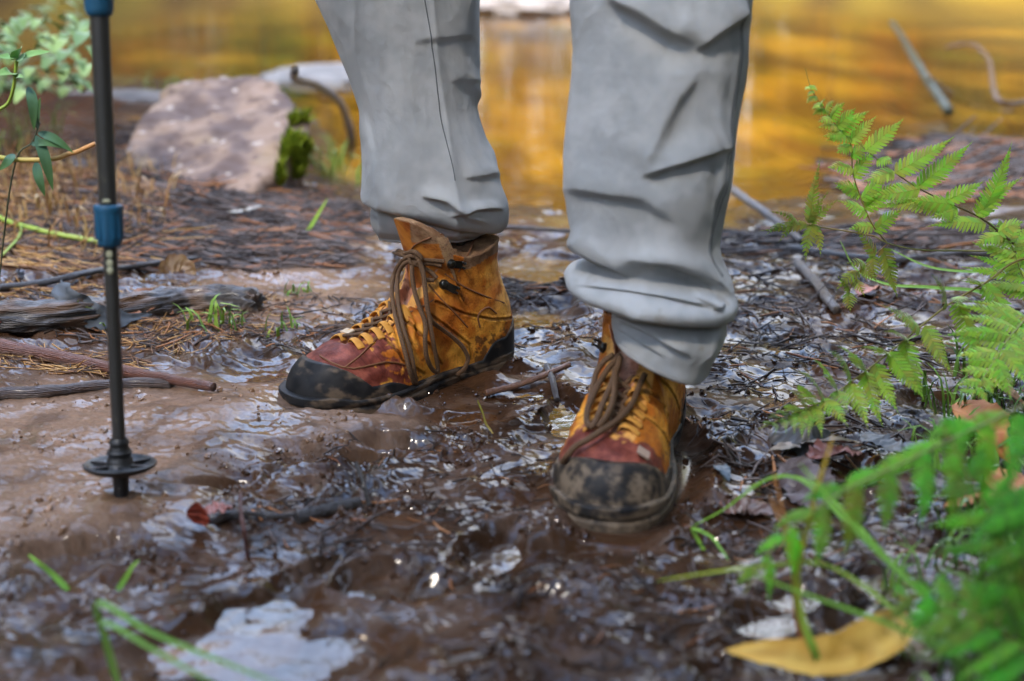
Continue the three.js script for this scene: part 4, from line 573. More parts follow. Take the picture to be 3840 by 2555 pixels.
stick('branch', 'grey branch slanting from the creek onto the bank behind the trouser leg', [[2640, 640, 0.06], [2780, 735, 0.035], [2900, 820, 0.012], [3010, 905, 0.004]], 0.011, [0.11, 0.1, 0.1], { taper: 0.4, seed: 12 });
stick('branch', 'bare branch lying along the water edge behind the tan boot', [[1860, 850, 0.012], [2000, 858, 0.012], [2150, 868, 0.012]], 0.006, [0.05, 0.035, 0.03], { seed: 13 });
stick('branch', 'dark branch half buried under the litter beside the fern', [[2950, 930], [3130, 955], [3350, 975], [3620, 950], [3860, 960]], 0.008, [0.045, 0.035, 0.033], { seed: 14 });
stick('branch', 'grey weathered branch on the litter beneath the fern fronds', [[2990, 985], [3060, 1060], [3110, 1130], [3140, 1165]], 0.009, [0.12, 0.1, 0.09], { seed: 15, taper: 0.2 });
stick('branch', 'crooked grey branch rising out of the creek behind the boulder', [[1325, 545], [1308, 470, 0.06], [1262, 370, 0.16], [1190, 320, 0.2], [1110, 295, 0.24], [1105, 262, 0.29]], 0.011, [0.16, 0.14, 0.14], { seed: 16, taper: 0.3 });
stick('branch', 'sunken mossy branch in the creek beyond the fern', [[3560, 420, 0.05], [3440, 330, 0.06], [3370, 240, 0.1], [3335, 205, 0.12]], 0.016, [0.03, 0.035, 0.008], { seed: 17 });
stick('branch', 'pale bent branch reaching over the creek above the debris', [[3900, 370, 0.08], [3760, 385, 0.08], [3690, 330, 0.1], [3620, 300, 0.12], [3540, 290, 0.1]], 0.009, [0.16, 0.08, 0.035], { seed: 18 });
stick('branch', 'pale straight branch lying in the debris over the creek', [[3480, 360, 0.05], [3640, 395, 0.04], [3800, 420, 0.05]], 0.008, [0.16, 0.1, 0.05], { seed: 19 });

// ---------------------------------------------------------------- ferns
const frondMat = mat(null, 0.8, { vertexColors: true, transmission: 0.42, thickness: 0, side: THREE.DoubleSide, specularIntensity: 0.5 }); frondMat.roughness = 0.95;
const stemMat = mat(null, 0.55, { vertexColors: true });
const fernHue = (r, dull) => mix3(mix3([0.2, 0.38, 0.025], [0.36, 0.52, 0.07], r), [0.16, 0.13, 0.02], dull);
// one pinna: midrib from a to b, lobes (pinnules) on both sides, lying in the plane with normal n
function pinnaGeo(a, b, n, width, hue, seed, curl = 0) {
  const r = rng(seed), L = a.distanceTo(b), T = b.clone().sub(a).normalize(), S = T.clone().cross(n).normalize(), U = S.clone().cross(T).normalize(), count = Math.max(7, Math.round(L / 0.005)), pos = [], idx = [], col = [];
  const along = (t) => a.clone().addScaledVector(T, L * t).addScaledVector(U, -curl * L * t * t + 0.04 * L * Math.sin(3.1 * t)).addScaledVector(S, 0.05 * L * Math.sin(2.6 * t) * (seed % 2 ? 1 : -1));
  for (const s of [-1, 1]) for (let i = 0; i < count; i++) {
    const t0 = 0.03 + 0.97 * i / count, w = width * Math.pow(Math.sin(Math.PI * Math.pow(Math.min(1, t0 * 0.86 + 0.16), 0.8)), 0.75) * (1 - 0.82 * t0 * t0) * (0.9 + 0.2 * r()), root = along(t0), step = L / count, dir = S.clone().multiplyScalar(s).addScaledVector(T, 0.5 + 0.5 * t0).normalize(), dip = U.clone().multiplyScalar(-0.22 * (0.4 + r())), half = step * 0.46, k = pos.length / 3, h = hue.map((v) => v * (0.75 + 0.5 * r()));
    for (const [l, q] of [[0, -1], [0, 1], [0.4, -1.02], [0.4, 1.02], [0.8, -0.85], [0.8, 0.85], [1.04, -0.3], [1.04, 0.3]]) { const p = root.clone().addScaledVector(dir, w * l).addScaledVector(dip, w * l * l).addScaledVector(T, half * q).addScaledVector(U, (q * q > 0.5 ? 0.0006 : 0)); pos.push(p.x, p.y, p.z); col.push(...h); }
    for (let m = 0; m < 3; m++) { const e = k + 2 * m; idx.push(e, e + 1, e + 2, e + 2, e + 1, e + 3); }
  }
  for (let i = 0; i < 8; i++) { const p = along(i / 8), q = along((i + 1) / 8), k = pos.length / 3, w = 0.0006 * (1 - i / 10); for (const [o, m] of [[p, -1], [p, 1], [q, -1], [q, 1]]) { pos.push(o.x + S.x * m * w + U.x * 0.0006, o.y + S.y * m * w + U.y * 0.0006, o.z + S.z * m * w + U.z * 0.0006); col.push(hue[0] * 0.8, hue[1] * 0.75, hue[2] * 0.6); } idx.push(k, k + 1, k + 2, k + 2, k + 1, k + 3); }
  return geo(pos, idx, col);
}
const z6 = (u, v) => [2600 + u / 1.0113, 150 + v / 1.0113];
const Pz = (u, v, d) => { const q = z6(u, v); return away(q[0], q[1], d); };
// a fern: stems given as lines of points, pinnae as [root, tip, width]
function fern(label, stems, pinnae, { seed = 1, normal = V(-0.15, 0.62, 0.75), group, tone } = {}) {
  const g = thing('fern', label, 'fern', null, group), r = rng(seed);
  for (const [pts, rad, c] of stems) mesh('stem', tube(pts, (t) => rad * (1 - 0.65 * t), { sides: 6, color: (t) => mix3(c, [0.2, 0.2, 0.04], t) }), stemMat, g);
  pinnae.forEach(([a, b, w, dull = 0, curl = 0.1], i) => { const n = normal.clone().add(V((r() - 0.5) * 0.5, (r() - 0.5) * 0.4, (r() - 0.5) * 0.4)).normalize(); mesh('pinna', pinnaGeo(a, b, n, w, tone ? tone.map((v) => v * (0.7 + 0.7 * r())) : fernHue(r(), dull), seed * 100 + i, curl), frondMat, g); });
  return g;
}
// evenly set pinnae along a frond axis; len(t) and lean give their reach
function frondPinnae(axis, count, len, { width = 0.013, up = V(-0.1, 0.7, 0.7), lean = 0.75, dull = 0, sides = [-1, 1], t0 = 0.12, curl = 0.12, droop = 0, seed = 3 } = {}) {
  const c = new THREE.CatmullRomCurve3(axis), out = [], r = rng(seed);
  for (let i = 0; i < count; i++) for (const s of sides) { const t = lerp(t0, 0.985, (i + (s > 0 ? 0.35 : 0)) / count), p = c.getPointAt(clamp(t, 0, 1)), T = c.getTangentAt(clamp(t, 0, 1)), S = T.clone().cross(up).normalize().multiplyScalar(s), l = len(t) * (0.88 + 0.24 * r()); out.push([p, p.clone().addScaledVector(S, l).addScaledVector(T, l * lean * (0.7 + 0.6 * r())).add(V((r() - 0.5) * l * 0.3, -droop * l * (0.6 + 0.8 * r()), (r() - 0.5) * l * 0.4)), Math.min(width, l * 0.4), dull * r(), curl]); }
  return out;
}
{
  const ax = (list, d) => list.map(([u, v, dd]) => Pz(u, v, dd ?? d));
  const base = rest(0.86, -1.72, -0.02), joint = Pz(1254, 805, 1.76), red = [0.11, 0.045, 0.03], tan = [0.24, 0.17, 0.05];
  const main = [base, V(0.78, 0.16, -1.74), joint, ...ax([[1050, 800], [850, 795], [735, 770], [690, 745]], 1.77)];
  const frondA = ax([[735, 770], [680, 700], [640, 610], [605, 500], [596, 390], [545, 330], [490, 250], [450, 190], [424, 105]], 1.79), left = ax([[690, 745], [580, 725], [480, 710], [360, 690], [290, 712]], 1.78), drop = ax([[735, 775], [690, 815], [635, 870], [595, 945], [585, 1010]], 1.77), frondB = ax([[1254, 805], [1170, 735], [1085, 672], [985, 625], [860, 565], [760, 500], [695, 450], [620, 385]], 1.72);
  const P = [], add = (d, list, w = 0.0135, dull = 0, curl = 0.06) => { for (const [u0, v0, u1, v1, k = 1] of list) P.push([Pz(u0, v0, d), Pz(u1, v1, d - 0.02), w * k, dull, curl]); };
  add(1.79, [[520, 300, 575, 238, 0.9], [545, 330, 615, 252], [565, 350, 670, 268], [590, 385, 692, 282], [597, 400, 540, 425, 0.9], [480, 245, 500, 225, 0.6], [500, 275, 535, 232, 0.7], [600, 370, 505, 382, 0.9], [575, 355, 490, 360, 0.9], [550, 330, 475, 332, 0.8], [525, 295, 470, 308, 0.7], [500, 265, 455, 285, 0.6], [485, 240, 445, 262, 0.55], [465, 215, 432, 240, 0.5], [450, 195, 430, 215, 0.45], [445, 180, 425, 190, 0.4], [440, 175, 470, 195, 0.4], [605, 490, 510, 485], [610, 520, 700, 415], [600, 440, 665, 390], [620, 570, 535, 535], [630, 590, 540, 560, 0.8], [640, 605, 750, 510], [660, 660, 548, 610], [650, 640, 800, 540, 1.1], [680, 710, 590, 720, 0.8], [690, 725, 800, 640]]);
  add(1.71, [[655, 420, 795, 290, 1.1], [700, 455, 755, 470, 0.8], [765, 505, 988, 355, 1.15], [760, 500, 640, 530], [850, 558, 1053, 376, 1.2], [860, 565, 655, 585, 1.1], [960, 610, 1100, 530], [985, 625, 800, 590, 1.1], [1000, 640, 660, 640, 1.1], [1000, 640, 900, 670], [1085, 675, 1200, 385, 1.1], [1075, 665, 1254, 520], [1110, 700, 890, 708, 1.1], [1160, 730, 1254, 690], [1170, 740, 1070, 780]]);
  add(1.78, [[440, 695, 500, 475, 0.8], [445, 690, 520, 600, 0.8], [430, 700, 275, 700, 0.7], [390, 690, 320, 640, 0.6], [370, 692, 330, 750, 0.6], [455, 700, 420, 830, 0.9], [460, 705, 485, 810, 0.7], [435, 690, 480, 575, 0.7], [330, 700, 285, 720, 0.5]], 0.013, 0.55, 0.35);
  add(1.77, [[720, 790, 798, 970, 1], [690, 815, 640, 700, 0.8], [680, 820, 700, 910, 0.8], [650, 850, 595, 830, 0.8], [625, 880, 550, 935, 0.8], [610, 910, 650, 960, 0.7], [590, 960, 600, 1020, 0.8], [590, 950, 570, 890, 0.6], [640, 860, 690, 900, 0.8]], 0.014, 0.6, 0.3);
  fern('bright green fern with divided fronds arching over the creek edge', [[main, 0.0022, red], [frondA, 0.0012, tan], [left, 0.0012, [0.2, 0.12, 0.05]], [drop, 0.0011, [0.2, 0.12, 0.05]], [frondB, 0.0014, red]], P, { seed: 21 });
}
{
  const D = (u) => 1.44 + (u - 250) / 1000 * 0.26, base = rest(0.9, -1.66, -0.02), axis = [[1254, 830], [1110, 920], [960, 1010], [800, 1140], [650, 1260], [500, 1365], [380, 1420], [250, 1475]].map(([u, v]) => Pz(u, v, D(u))), P = [];
  for (const [u0, v0, u1, v1, k = 1, dull = 0.15] of [[1105, 925, 1245, 1160, 1.2], [1020, 975, 1010, 1000, 1], [1000, 990, 1085, 1365, 1.25], [880, 1085, 990, 1260, 1.1, 0.4], [860, 1100, 735, 985, 1.2, 0.1], [960, 1010, 925, 895, 1.1, 0.5], [1090, 935, 1030, 890, 1, 0.6], [800, 1140, 885, 1365, 1.2], [805, 1135, 728, 1085, 1, 0.4], [745, 1185, 880, 1350, 1.1], [735, 1195, 630, 1145, 1, 0.4], [690, 1230, 790, 1410, 1.15], [650, 1262, 555, 1135, 1.05], [650, 1260, 730, 1460, 1.15], [590, 1305, 655, 1470, 1.1], [600, 1295, 530, 1175, 1], [540, 1335, 580, 1400, 0.9], [545, 1335, 480, 1200, 1], [490, 1365, 580, 1460, 1], [495, 1362, 420, 1250, 0.9], [455, 1388, 480, 1500, 0.8], [460, 1385, 405, 1285, 0.85], [425, 1402, 435, 1495, 0.8], [430, 1400, 385, 1330, 0.8], [395, 1415, 410, 1500, 0.75], [400, 1412, 350, 1370, 0.7], [370, 1425, 375, 1485, 0.6], [365, 1428, 325, 1400, 0.6], [335, 1440, 345, 1480, 0.5], [335, 1442, 300, 1425, 0.5], [305, 1455, 310, 1480, 0.4], [300, 1458, 275, 1445, 0.4]]) P.push([Pz(u0, v0, D(u0)), Pz(u1, v1, D(u0) - 0.05), 0.0125 * k, dull, 0.1]);
  fern('green fern frond hanging low with its tip on the leaf litter', [[[base, V(0.8, 0.2, -1.7), ...axis], 0.002, [0.16, 0.08, 0.03]]], P, { seed: 22, normal: V(-0.2, 0.75, 0.62) });
}
// more fronds at the frame's edge, close to the lens and beyond
{
  const mk = (label, pts, count, len, o = {}) => { const axis = pts.map(([x, y, d]) => away(x, y, d)), root = axis[0], foot = rest(root.x + 0.06, root.z + 0.02, -0.02); fern(label, [[[foot, root.clone().lerp(foot, 0.35).add(V(0.02, 0.03, 0)), ...axis], o.r ?? 0.0018, [0.1, 0.12, 0.02]]], frondPinnae(axis, count, len, o), { seed: o.seed, normal: o.normal ?? V(-0.1, 0.8, 0.5), tone: o.tone }); };
  mk('upright fern frond at the bank edge behind the red stemmed fern', [[3900, 1150, 1.68], [3830, 1020, 1.7], [3780, 900, 1.72], [3700, 860, 1.73]], 9, (t) => 0.07 * (1.1 - t), { seed: 31, width: 0.013 });
  mk('dark green fern frond drooping over dead orange leaves', [[3900, 1180, 1.6], [3800, 1250, 1.55], [3700, 1400, 1.5], [3640, 1500, 1.47]], 10, (t) => 0.07 * (1.15 - t), { seed: 32, width: 0.014 });
  mk('large soft fern frond arching over the foreground grass', [[3980, 1500, 1.12], [3650, 1610, 1.1], [3380, 1740, 1.08], [3150, 1850, 1.07], [2960, 1990, 1.06], [2850, 2120, 1.05], [2790, 2230, 1.04]], 9, (t) => 0.042 * (1 - t) + 0.012, { seed: 33, width: 0.012, droop: 0.7, curl: 0.4, tone: [0.13, 0.36, 0.02] });
  mk('tall fern frond leaning up beside the orange leaf', [[3960, 2300, 1.02], [3790, 2060, 1.03], [3660, 1840, 1.05], [3560, 1640, 1.07], [3480, 1530, 1.09]], 7, (t) => 0.055 * (1.15 - t), { seed: 34, width: 0.011, droop: 0.3, tone: [0.09, 0.26, 0.012] });
  mk('broad fern frond hanging down at the bank', [[3990, 1720, 1.0], [3880, 1950, 0.98], [3800, 2150, 0.97], [3740, 2350, 0.96]], 7, (t) => 0.045 * (1.2 - t), { seed: 35, width: 0.012, droop: 0.5, tone: [0.07, 0.2, 0.01] });
  mk('fern frond low over the wet mud under the grass blades', [[3960, 2500, 0.96], [3700, 2330, 0.97], [3500, 2250, 0.98], [3330, 2230, 1.0]], 7, (t) => 0.05 * (1.2 - t), { seed: 36, width: 0.011, droop: 0.2, tone: [0.1, 0.28, 0.015] });
}
// ---------------------------------------------------------------- grass
const grassMat = mat(null, 0.7, { vertexColors: true, transmission: 0.3, thickness: 0, side: THREE.DoubleSide }); grassMat.roughness = 0.9;
const thin = (t) => Math.pow(1 - t, 0.45) * (0.75 + 0.25 * Math.min(1, t * 8));
function grass(label, line, width, c0, c1, group) { const root = line[0], y = groundHeight(root.x, root.z), pts = root.y > y + 0.012 ? [V(root.x + 0.012, y - 0.004, root.z + 0.006), root.clone().add(V(0.004, (y - root.y) * 0.45, 0)), ...line] : line, r = blade(pts, width * (/tuft|puddle/.test(group ?? '') ? 1 : 1.3), { shape: thin, seg: Math.max(16, pts.length * 7), fold: 0.35, up: V(0.2, 0.75, 0.6).normalize(), color: (t) => mix3(c0, c1, t) }); return tag(mesh('grass_blade', r, grassMat), label, 'grass blade', group); }
const gA = (list, d) => list.map(([x, y, dd]) => away(x, y, dd ?? d));
const G1 = [0.1, 0.26, 0.015], G2 = [0.2, 0.4, 0.02], YG = [0.36, 0.42, 0.02], OR = [0.45, 0.15, 0.03], ST = [0.42, 0.28, 0.1];
{
  const tuft = 'grass blades arching over the mud';
  grass('grass blade arching from the ferns onto the rubber toe', gA([[3640, 2420, 1.02], [3400, 2180, 1.08], [3200, 1990, 1.15], [3000, 1800, 1.22], [2900, 1790, 1.24], [2700, 1920, 1.27], [2590, 1978, 1.28]]), 0.0042, G1, G2, tuft);
  grass('long grass blade bent in an arch above the dark dead leaves', gA([[3700, 2480, 1.0], [3350, 2120, 1.1], [3150, 1900, 1.18], [2990, 1790, 1.25], [2880, 1800, 1.27], [2780, 1840, 1.29]]), 0.004, G1, G2, tuft);
  grass('grass blade lying flat with a brown tip over the puddled mud', gA([[3720, 2560, 0.98], [3400, 2330, 1.02], [3240, 2200, 1.06], [3080, 2115, 1.08], [2900, 2120, 1.08], [2650, 2150, 1.08], [2460, 2180, 1.08]]), 0.004, G1, YG, tuft);
  grass('straight grass blade crossing low toward the yellow leaf', gA([[3800, 2580, 0.97], [3350, 2350, 1.0], [3050, 2240, 1.02], [2850, 2165, 1.03], [2790, 2140, 1.03]]), 0.004, G1, G2, tuft);
  grass('yellow green upright blade tipped with orange', gA([[3050, 2440, 1.03], [3000, 2300, 1.05], [2985, 2180, 1.06], [3000, 2080, 1.07], [3030, 1960, 1.08], [3070, 1810, 1.09], [3128, 1625, 1.11]]), 0.006, [0.16, 0.34, 0.01], [0.5, 0.3, 0.02], tuft);
  grass('orange dry stalk standing next to the yellow green blade', gA([[2975, 2150, 1.08], [2955, 2000, 1.09], [2930, 1900, 1.1], [2900, 1760, 1.11]]), 0.004, OR, [0.5, 0.22, 0.06], tuft);
  grass('thinner orange dry stalk leaning on its neighbour', gA([[2970, 2120, 1.07], [2945, 2020, 1.08], [2915, 1930, 1.09], [2885, 1850, 1.1]]), 0.0045, OR, [0.5, 0.22, 0.06], tuft);
  grass('thick grass blade running down through the ferns', gA([[3840, 2600, 0.95], [3600, 2360, 0.97], [3400, 2170, 1.0], [3180, 1950, 1.04], [3000, 1740, 1.08]]), 0.006, G1, G2, tuft);
  grass('short grass blade curling from the toe onto wet mud', gA([[2595, 1985, 1.28], [2660, 2010, 1.27], [2710, 2070, 1.25], [2750, 2130, 1.22]]), 0.0035, G2, [0.16, 0.34, 0.05], tuft);
  grass('bright blade slanting at the bank above the creek debris', gA([[3860, 2260, 0.98], [3720, 2000, 1.0], [3700, 1950, 1.0], [3880, 1820, 1.0]]), 0.009, G1, YG, tuft);
  grass('pale green stem lying on litter under the fern', gA([[3700, 1110, 1.9], [3500, 1080, 1.93], [3320, 1065, 1.96], [3210, 1010, 1.99], [3150, 900, 2.0]]), 0.006, G1, [0.2, 0.36, 0.05], tuft);
  grass('green stem lying behind the fern on dark debris', gA([[3860, 1010, 1.95], [3640, 1020, 1.97], [3480, 1000, 2.0], [3330, 930, 2.02]]), 0.006, G1, [0.2, 0.36, 0.05], tuft);
  const front = 'blades before the pale puddle';
  grass('long dark green blade lying across the sky blue puddle', gA([[360, 2265, 1.02], [560, 2370, 0.98], [800, 2470, 0.94], [1080, 2580, 0.9]]), 0.0055, [0.12, 0.26, 0.02], G1, front);
  grass('second green blade lying below the longer one', gA([[380, 2340, 1.0], [560, 2430, 0.96], [720, 2520, 0.93], [840, 2590, 0.91]]), 0.005, [0.14, 0.28, 0.03], G1, front);
  grass('short bent blade sticking out of clay near the pole', gA([[255, 2215, 1.17], [190, 2150, 1.18], [140, 2110, 1.18], [105, 2080, 1.19]]), 0.006, G1, G2, front);
  grass('small upright shoot standing in clay left by the walker', gA([[440, 2215, 1.17], [470, 2170, 1.175], [500, 2120, 1.18], [522, 2100, 1.185]]), 0.0055, G1, G2, front);
  grass('bright green blade standing beside the grey trouser cuff', gA([[1130, 905, 2.58], [1165, 850, 2.59], [1195, 800, 2.6], [1228, 745, 2.61]]), 0.007, G2, [0.3, 0.45, 0.06], 'single blades');
  grass('fine straw standing in the shallow puddle', gA([[1822, 1590, 1.57], [1808, 1545, 1.57], [1790, 1500, 1.57]]), 0.0025, ST, YG, 'single blades');
  const r = rng(9);                                                   // tufts at the bank edges: countless short blades
  const tuftGeo = (list, n, spread, hgt, cA, cB, w = 0.004) => { const gs = []; for (const [px, py, s = 1] of list) for (let i = 0; i < n; i++) { const p = onMud(px, py).add(V((r() - 0.5) * spread * s, 0, (r() - 0.5) * spread * s)); p.y = groundHeight(p.x, p.z) - 0.003; const a = r() * 6.28, h = hgt * (0.4 + r()) * s, l = 0.3 + 0.9 * r(), q = p.clone().add(V(Math.cos(a) * h * 0.3 * l, h * 0.6, Math.sin(a) * h * 0.3 * l)), e = p.clone().add(V(Math.cos(a) * h * 0.8 * l, h * (1.05 - 0.5 * l), Math.sin(a) * h * 0.8 * l)), k = r(); gs.push(blade([p, q, e], w * (0.5 + r()), { shape: thin, seg: 5, color: () => mix3(cA, cB, k) })); } return mergeGeometries(gs); };
  tag(mesh('bank_grass', tuftGeo([[3650, 1530, 1.2], [3750, 1600], [3800, 1450, 1.3], [3700, 2050], [3840, 2150], [3580, 2250], [3780, 2380], [3850, 2540], [3640, 2520], [3860, 1800], [3600, 1700, 0.8]], 34, 0.12, 0.055, [0.05, 0.14, 0.01], [0.18, 0.34, 0.025]), grassMat), 'short green grass growing under the ferns', 'grass', null, 'stuff');
  tag(mesh('straw_grass', tuftGeo([[60, 640, 1.2], [160, 700, 1.2], [250, 740, 1.2], [60, 800, 1.1], [200, 820], [330, 780], [-60, 720, 1.3], [40, 900], [180, 600], [300, 660, 1.1]], 44, 0.36, 0.055, [0.3, 0.12, 0.025], [0.4, 0.27, 0.09], 0.004), grassMat), 'matted dry straw and grass on the bank behind the pole', 'dry grass', null, 'stuff');
  tag(mesh('sprig_grass', tuftGeo([[60, 560, 1], [150, 500, 1], [620, 370, 0.9], [660, 350, 0.9], [1240, 640, 0.9], [1300, 620, 0.9], [1280, 670, 0.8], [1050, 1250, 0.35], [1120, 1105, 0.3], [330, 1210, 0.5], [760, 1230, 0.45], [850, 1225, 0.4]], 12, 0.14, 0.1, [0.09, 0.22, 0.02], [0.26, 0.38, 0.03], 0.005), grassMat), 'scattered green sprigs at the edge of the creek bank', 'grass', null, 'stuff');
}
// ---------------------------------------------------------------- weeds beside the pole
{
  const w = thing('weed', 'pale green seedling with a whorl of leaves on a curved stem', 'weed', null), d = 1.95, at = (u, v, dd = d) => away(u / 2.0635, v / 2.0635, dd);
  mesh('stem', tube([rest(-0.82, -1.95, -0.01), at(-60, 900), at(60, 800), at(100, 690), at(115, 590), at(128, 470), at(140, 440)], (t) => 0.0034 - 0.001 * t, { sides: 7, color: () => [0.24, 0.34, 0.04] }), stemMat, w);
  for (const [u0, v0, u1, v1, u2, v2, k] of [[140, 445, 130, 400, 120, 388, 0.024], [140, 448, 180, 445, 195, 415, 0.016], [140, 450, 260, 415, 388, 398, 0.011], [130, 460, 70, 440, -30, 438, 0.012], [118, 595, 60, 555, -40, 580, 0.016], [120, 600, 150, 590, 180, 598, 0.008]]) mesh('leaf', blade([at(u0, v0), at(u1, v1, d - 0.02), at(u2, v2, d - 0.03)], k, { up: V(0, 0.6, 0.8).normalize(), color: (t, s) => mix3([0.2, 0.42, 0.12], [0.26, 0.46, 0.16], Math.abs(s)) }), grassMat, w);
  const b = thing('weed', 'dark blue green narrow leaved weed leaning over dry straw', 'weed', null);
  mesh('stem', tube([rest(-0.75, -1.98, -0.01), at(150, 1180), at(240, 1110), at(285, 1010), at(308, 945)], 0.0013, { sides: 6, color: () => [0.05, 0.06, 0.03] }), stemMat, b);
  for (const [u0, v0, u1, v1, u2, v2, k] of [[285, 995, 275, 900, 310, 755, 0.013], [275, 1045, 340, 1200, 408, 1475, 0.015], [290, 1025, 430, 1080, 570, 1185, 0.012], [235, 1115, 380, 1110, 500, 1150, 0.011], [215, 670, 250, 780, 262, 1010, 0.014], [275, 1250, 300, 1380, 345, 1520, 0.013], [100, 1190, 60, 1250, -10, 1320, 0.013]]) mesh('leaf', blade([at(u0, v0), at(u1, v1, d - 0.02), at(u2, v2, d - 0.02)], k, { up: V(0.1, 0.5, 0.85).normalize(), color: (t) => mix3([0.025, 0.09, 0.06], [0.06, 0.16, 0.03], t) }), grassMat, b);
  const c = thing('weed', 'yellow green jointed runner stem lying on the straw behind the pole', 'weed', null);
  mesh('stem', tube([rest(-1.0, -1.96, -0.01), at(-160, 1260), at(-80, 1215), at(100, 1235), at(300, 1238), at(450, 1225), at(520, 1195), at(600, 1175), at(660, 1145), at(735, 1112)], 0.0034, { sides: 7, wobble: 0.1, color: (t) => mix3([0.3, 0.36, 0.05], [0.5, 0.24, 0.08], sstep(0.6, 1, t)) }), stemMat, c);
  const e = thing('weed', 'thick bright green stem crossing the brown litter to the pole', 'weed', null), q = (u, v) => onMud(u / 1.7418, 700 + v / 1.7418, 0.012);
  mesh('stem', tube([q(-100, 150), q(0, 205), q(120, 250), q(260, 285), q(420, 320), q(560, 345), q(660, 365)], 0.0046, { sides: 8, wobble: 0.08, color: (t) => mix3([0.22, 0.36, 0.04], [0.34, 0.42, 0.08], t) }), stemMat, e);
  mesh('side_shoot', tube([q(140, 260), q(120, 330), q(60, 400), q(10, 450)], 0.0024, { sides: 6, color: () => [0.26, 0.36, 0.06] }), stemMat, e);
  // pale bush at the water's edge behind
  const bush = thing('bush', 'pale leaved bush at the creek edge behind the pole', 'bush', null), r = rng(41), gs = [];
  for (let i = 0; i < 7; i++) { const tip = away(lerp(-120, 300, r()), lerp(120, 330, r()), 3.1 + 0.4 * r()), root = rest(tip.x - 0.15 * r(), tip.z + 0.1 * (r() - 0.5), -0.01), mid = root.clone().lerp(tip, 0.6).add(V(-0.04, 0.05, 0)); mesh('stem', tube([root, mid, tip], (t) => 0.004 * (1 - 0.7 * t), { sides: 5, seg: 10, color: () => [0.16, 0.12, 0.06] }), stemMat, bush); }
  for (let i = 0; i < 110; i++) { const p = away(lerp(-60, 330, Math.pow(r(), 1.3)), lerp(70, 350, r()), 3.0 + 0.6 * r()), a = (r() - 0.3) * 2.4, l = 0.035 + 0.04 * r(), k = r(); mesh('leaf', blade([p, p.clone().add(V(Math.cos(a) * l * 0.5, 0.008, 0.02)), p.clone().add(V(Math.cos(a) * l, -0.012, 0.03 + Math.sin(a) * l))], l * 0.5, { seg: 5, color: () => mix3([0.06, 0.15, 0.015], [0.28, 0.4, 0.1], k) }), grassMat, bush); }
  for (let i = 0; i < 26; i++) { const p = away(lerp(40, 320, r()), lerp(-20, 110, r()), 3.8 + 0.6 * r()), l = 0.05; mesh('leaf', blade([p, p.clone().add(V(0.03, 0.004, 0.02)), p.clone().add(V(0.06, -0.015, 0.03))], l * 0.5, { seg: 5, color: () => [0.13, 0.17, 0.01] }), grassMat, bush); }
}

// ---------------------------------------------------------------- fallen leaves
const leafMats = { dry: mat(null, 0.6, { vertexColors: true, side: THREE.DoubleSide, specularIntensity: 0.5 }), wet: mat(null, 0.5, { vertexColors: true, side: THREE.DoubleSide, clearcoat: 0.22, clearcoatRoughness: 0.25, specularIntensity: 0.5 }) };
function leaf(label, pts, width, c0, c1, { group, wet = true, wave = 0.5, seed = 1, fold = 0.15, up = V(0, 1, 0), bites = 0, lift = 0.004 } = {}) {
  const P = pts.map(([x, y, h = 0]) => onMud(x, y, lift + h)), shape = (t) => { let w = Math.pow(Math.sin(Math.PI * Math.pow(clamp(t, 0, 1), 0.85)), 0.7); if (bites) w *= 1 - bites * Math.max(0, noise(t * 9 + seed, seed, 3)) * 1.6; return t < 0.06 ? 0.06 : w; };
  return tag(mesh('fallen_leaf', blade(P, width, { seg: 26, wave, seed, fold, up, shape, thick: 0.0007, color: (t, s) => { const n = fbm(t * 6 + seed, s * 3, seed, 3), k = Math.abs(s) < 0.1 ? 0.8 : 1; return mix3(c0, c1, sstep(-0.3, 0.3, n)).map((v) => v * k); } }), leafMats[wet ? 'wet' : 'dry']), label, 'leaf', group);
}
leaf('large blue grey dead leaf with chewed edge propped on the rotten log', [[228, 1050, 0.05], [240, 1110, 0.035], [300, 1165, 0.02], [400, 1192, 0.012], [500, 1190, 0.006], [570, 1180, 0.004]], 0.042, [0.04, 0.047, 0.056], [0.085, 0.095, 0.11], { seed: 2, wet: false, bites: 0.6, up: V(0, 0.5, 0.85).normalize() });
leaf('round pink brown dead leaf standing against the rotten log', [[455, 1190, 0.004], [500, 1150, 0.012], [560, 1140, 0.014], [650, 1175, 0.006]], 0.05, [0.2, 0.085, 0.045], [0.32, 0.16, 0.1], { seed: 3, up: V(0, 0.45, 0.9).normalize() });
leaf('smooth crimson leaf at the end of the litter below the log', [[-60, 1225, 0.004], [0, 1205, 0.008], [60, 1200, 0.006], [110, 1208, 0.002]], 0.036, [0.2, 0.04, 0.035], [0.3, 0.08, 0.06], { seed: 4 });
leaf('curled brown leaf scrap lying on top of the rotten log', [[590, 1020, 0.03], [640, 990, 0.045], [690, 990, 0.045], [735, 1032, 0.03]], 0.03, [0.12, 0.06, 0.025], [0.2, 0.12, 0.05], { seed: 5, bites: 0.5, up: V(0, 0.4, 0.9).normalize() });
leaf('small dark red leaf standing up in the clay beside the pole', [[752, 1972, 0.0], [745, 1930, 0.014], [736, 1885, 0.03]], 0.026, [0.1, 0.012, 0.006], [0.2, 0.03, 0.012], { seed: 6, up: V(-0.3, 0.2, 0.9).normalize(), wave: 0.25, fold: 0.2 });
leaf('dark red leaf lying flat behind the upright red leaf', [[760, 1925, 0.004], [820, 1905, 0.008], [870, 1900, 0.004]], 0.026, [0.16, 0.05, 0.04], [0.26, 0.1, 0.08], { seed: 7 });
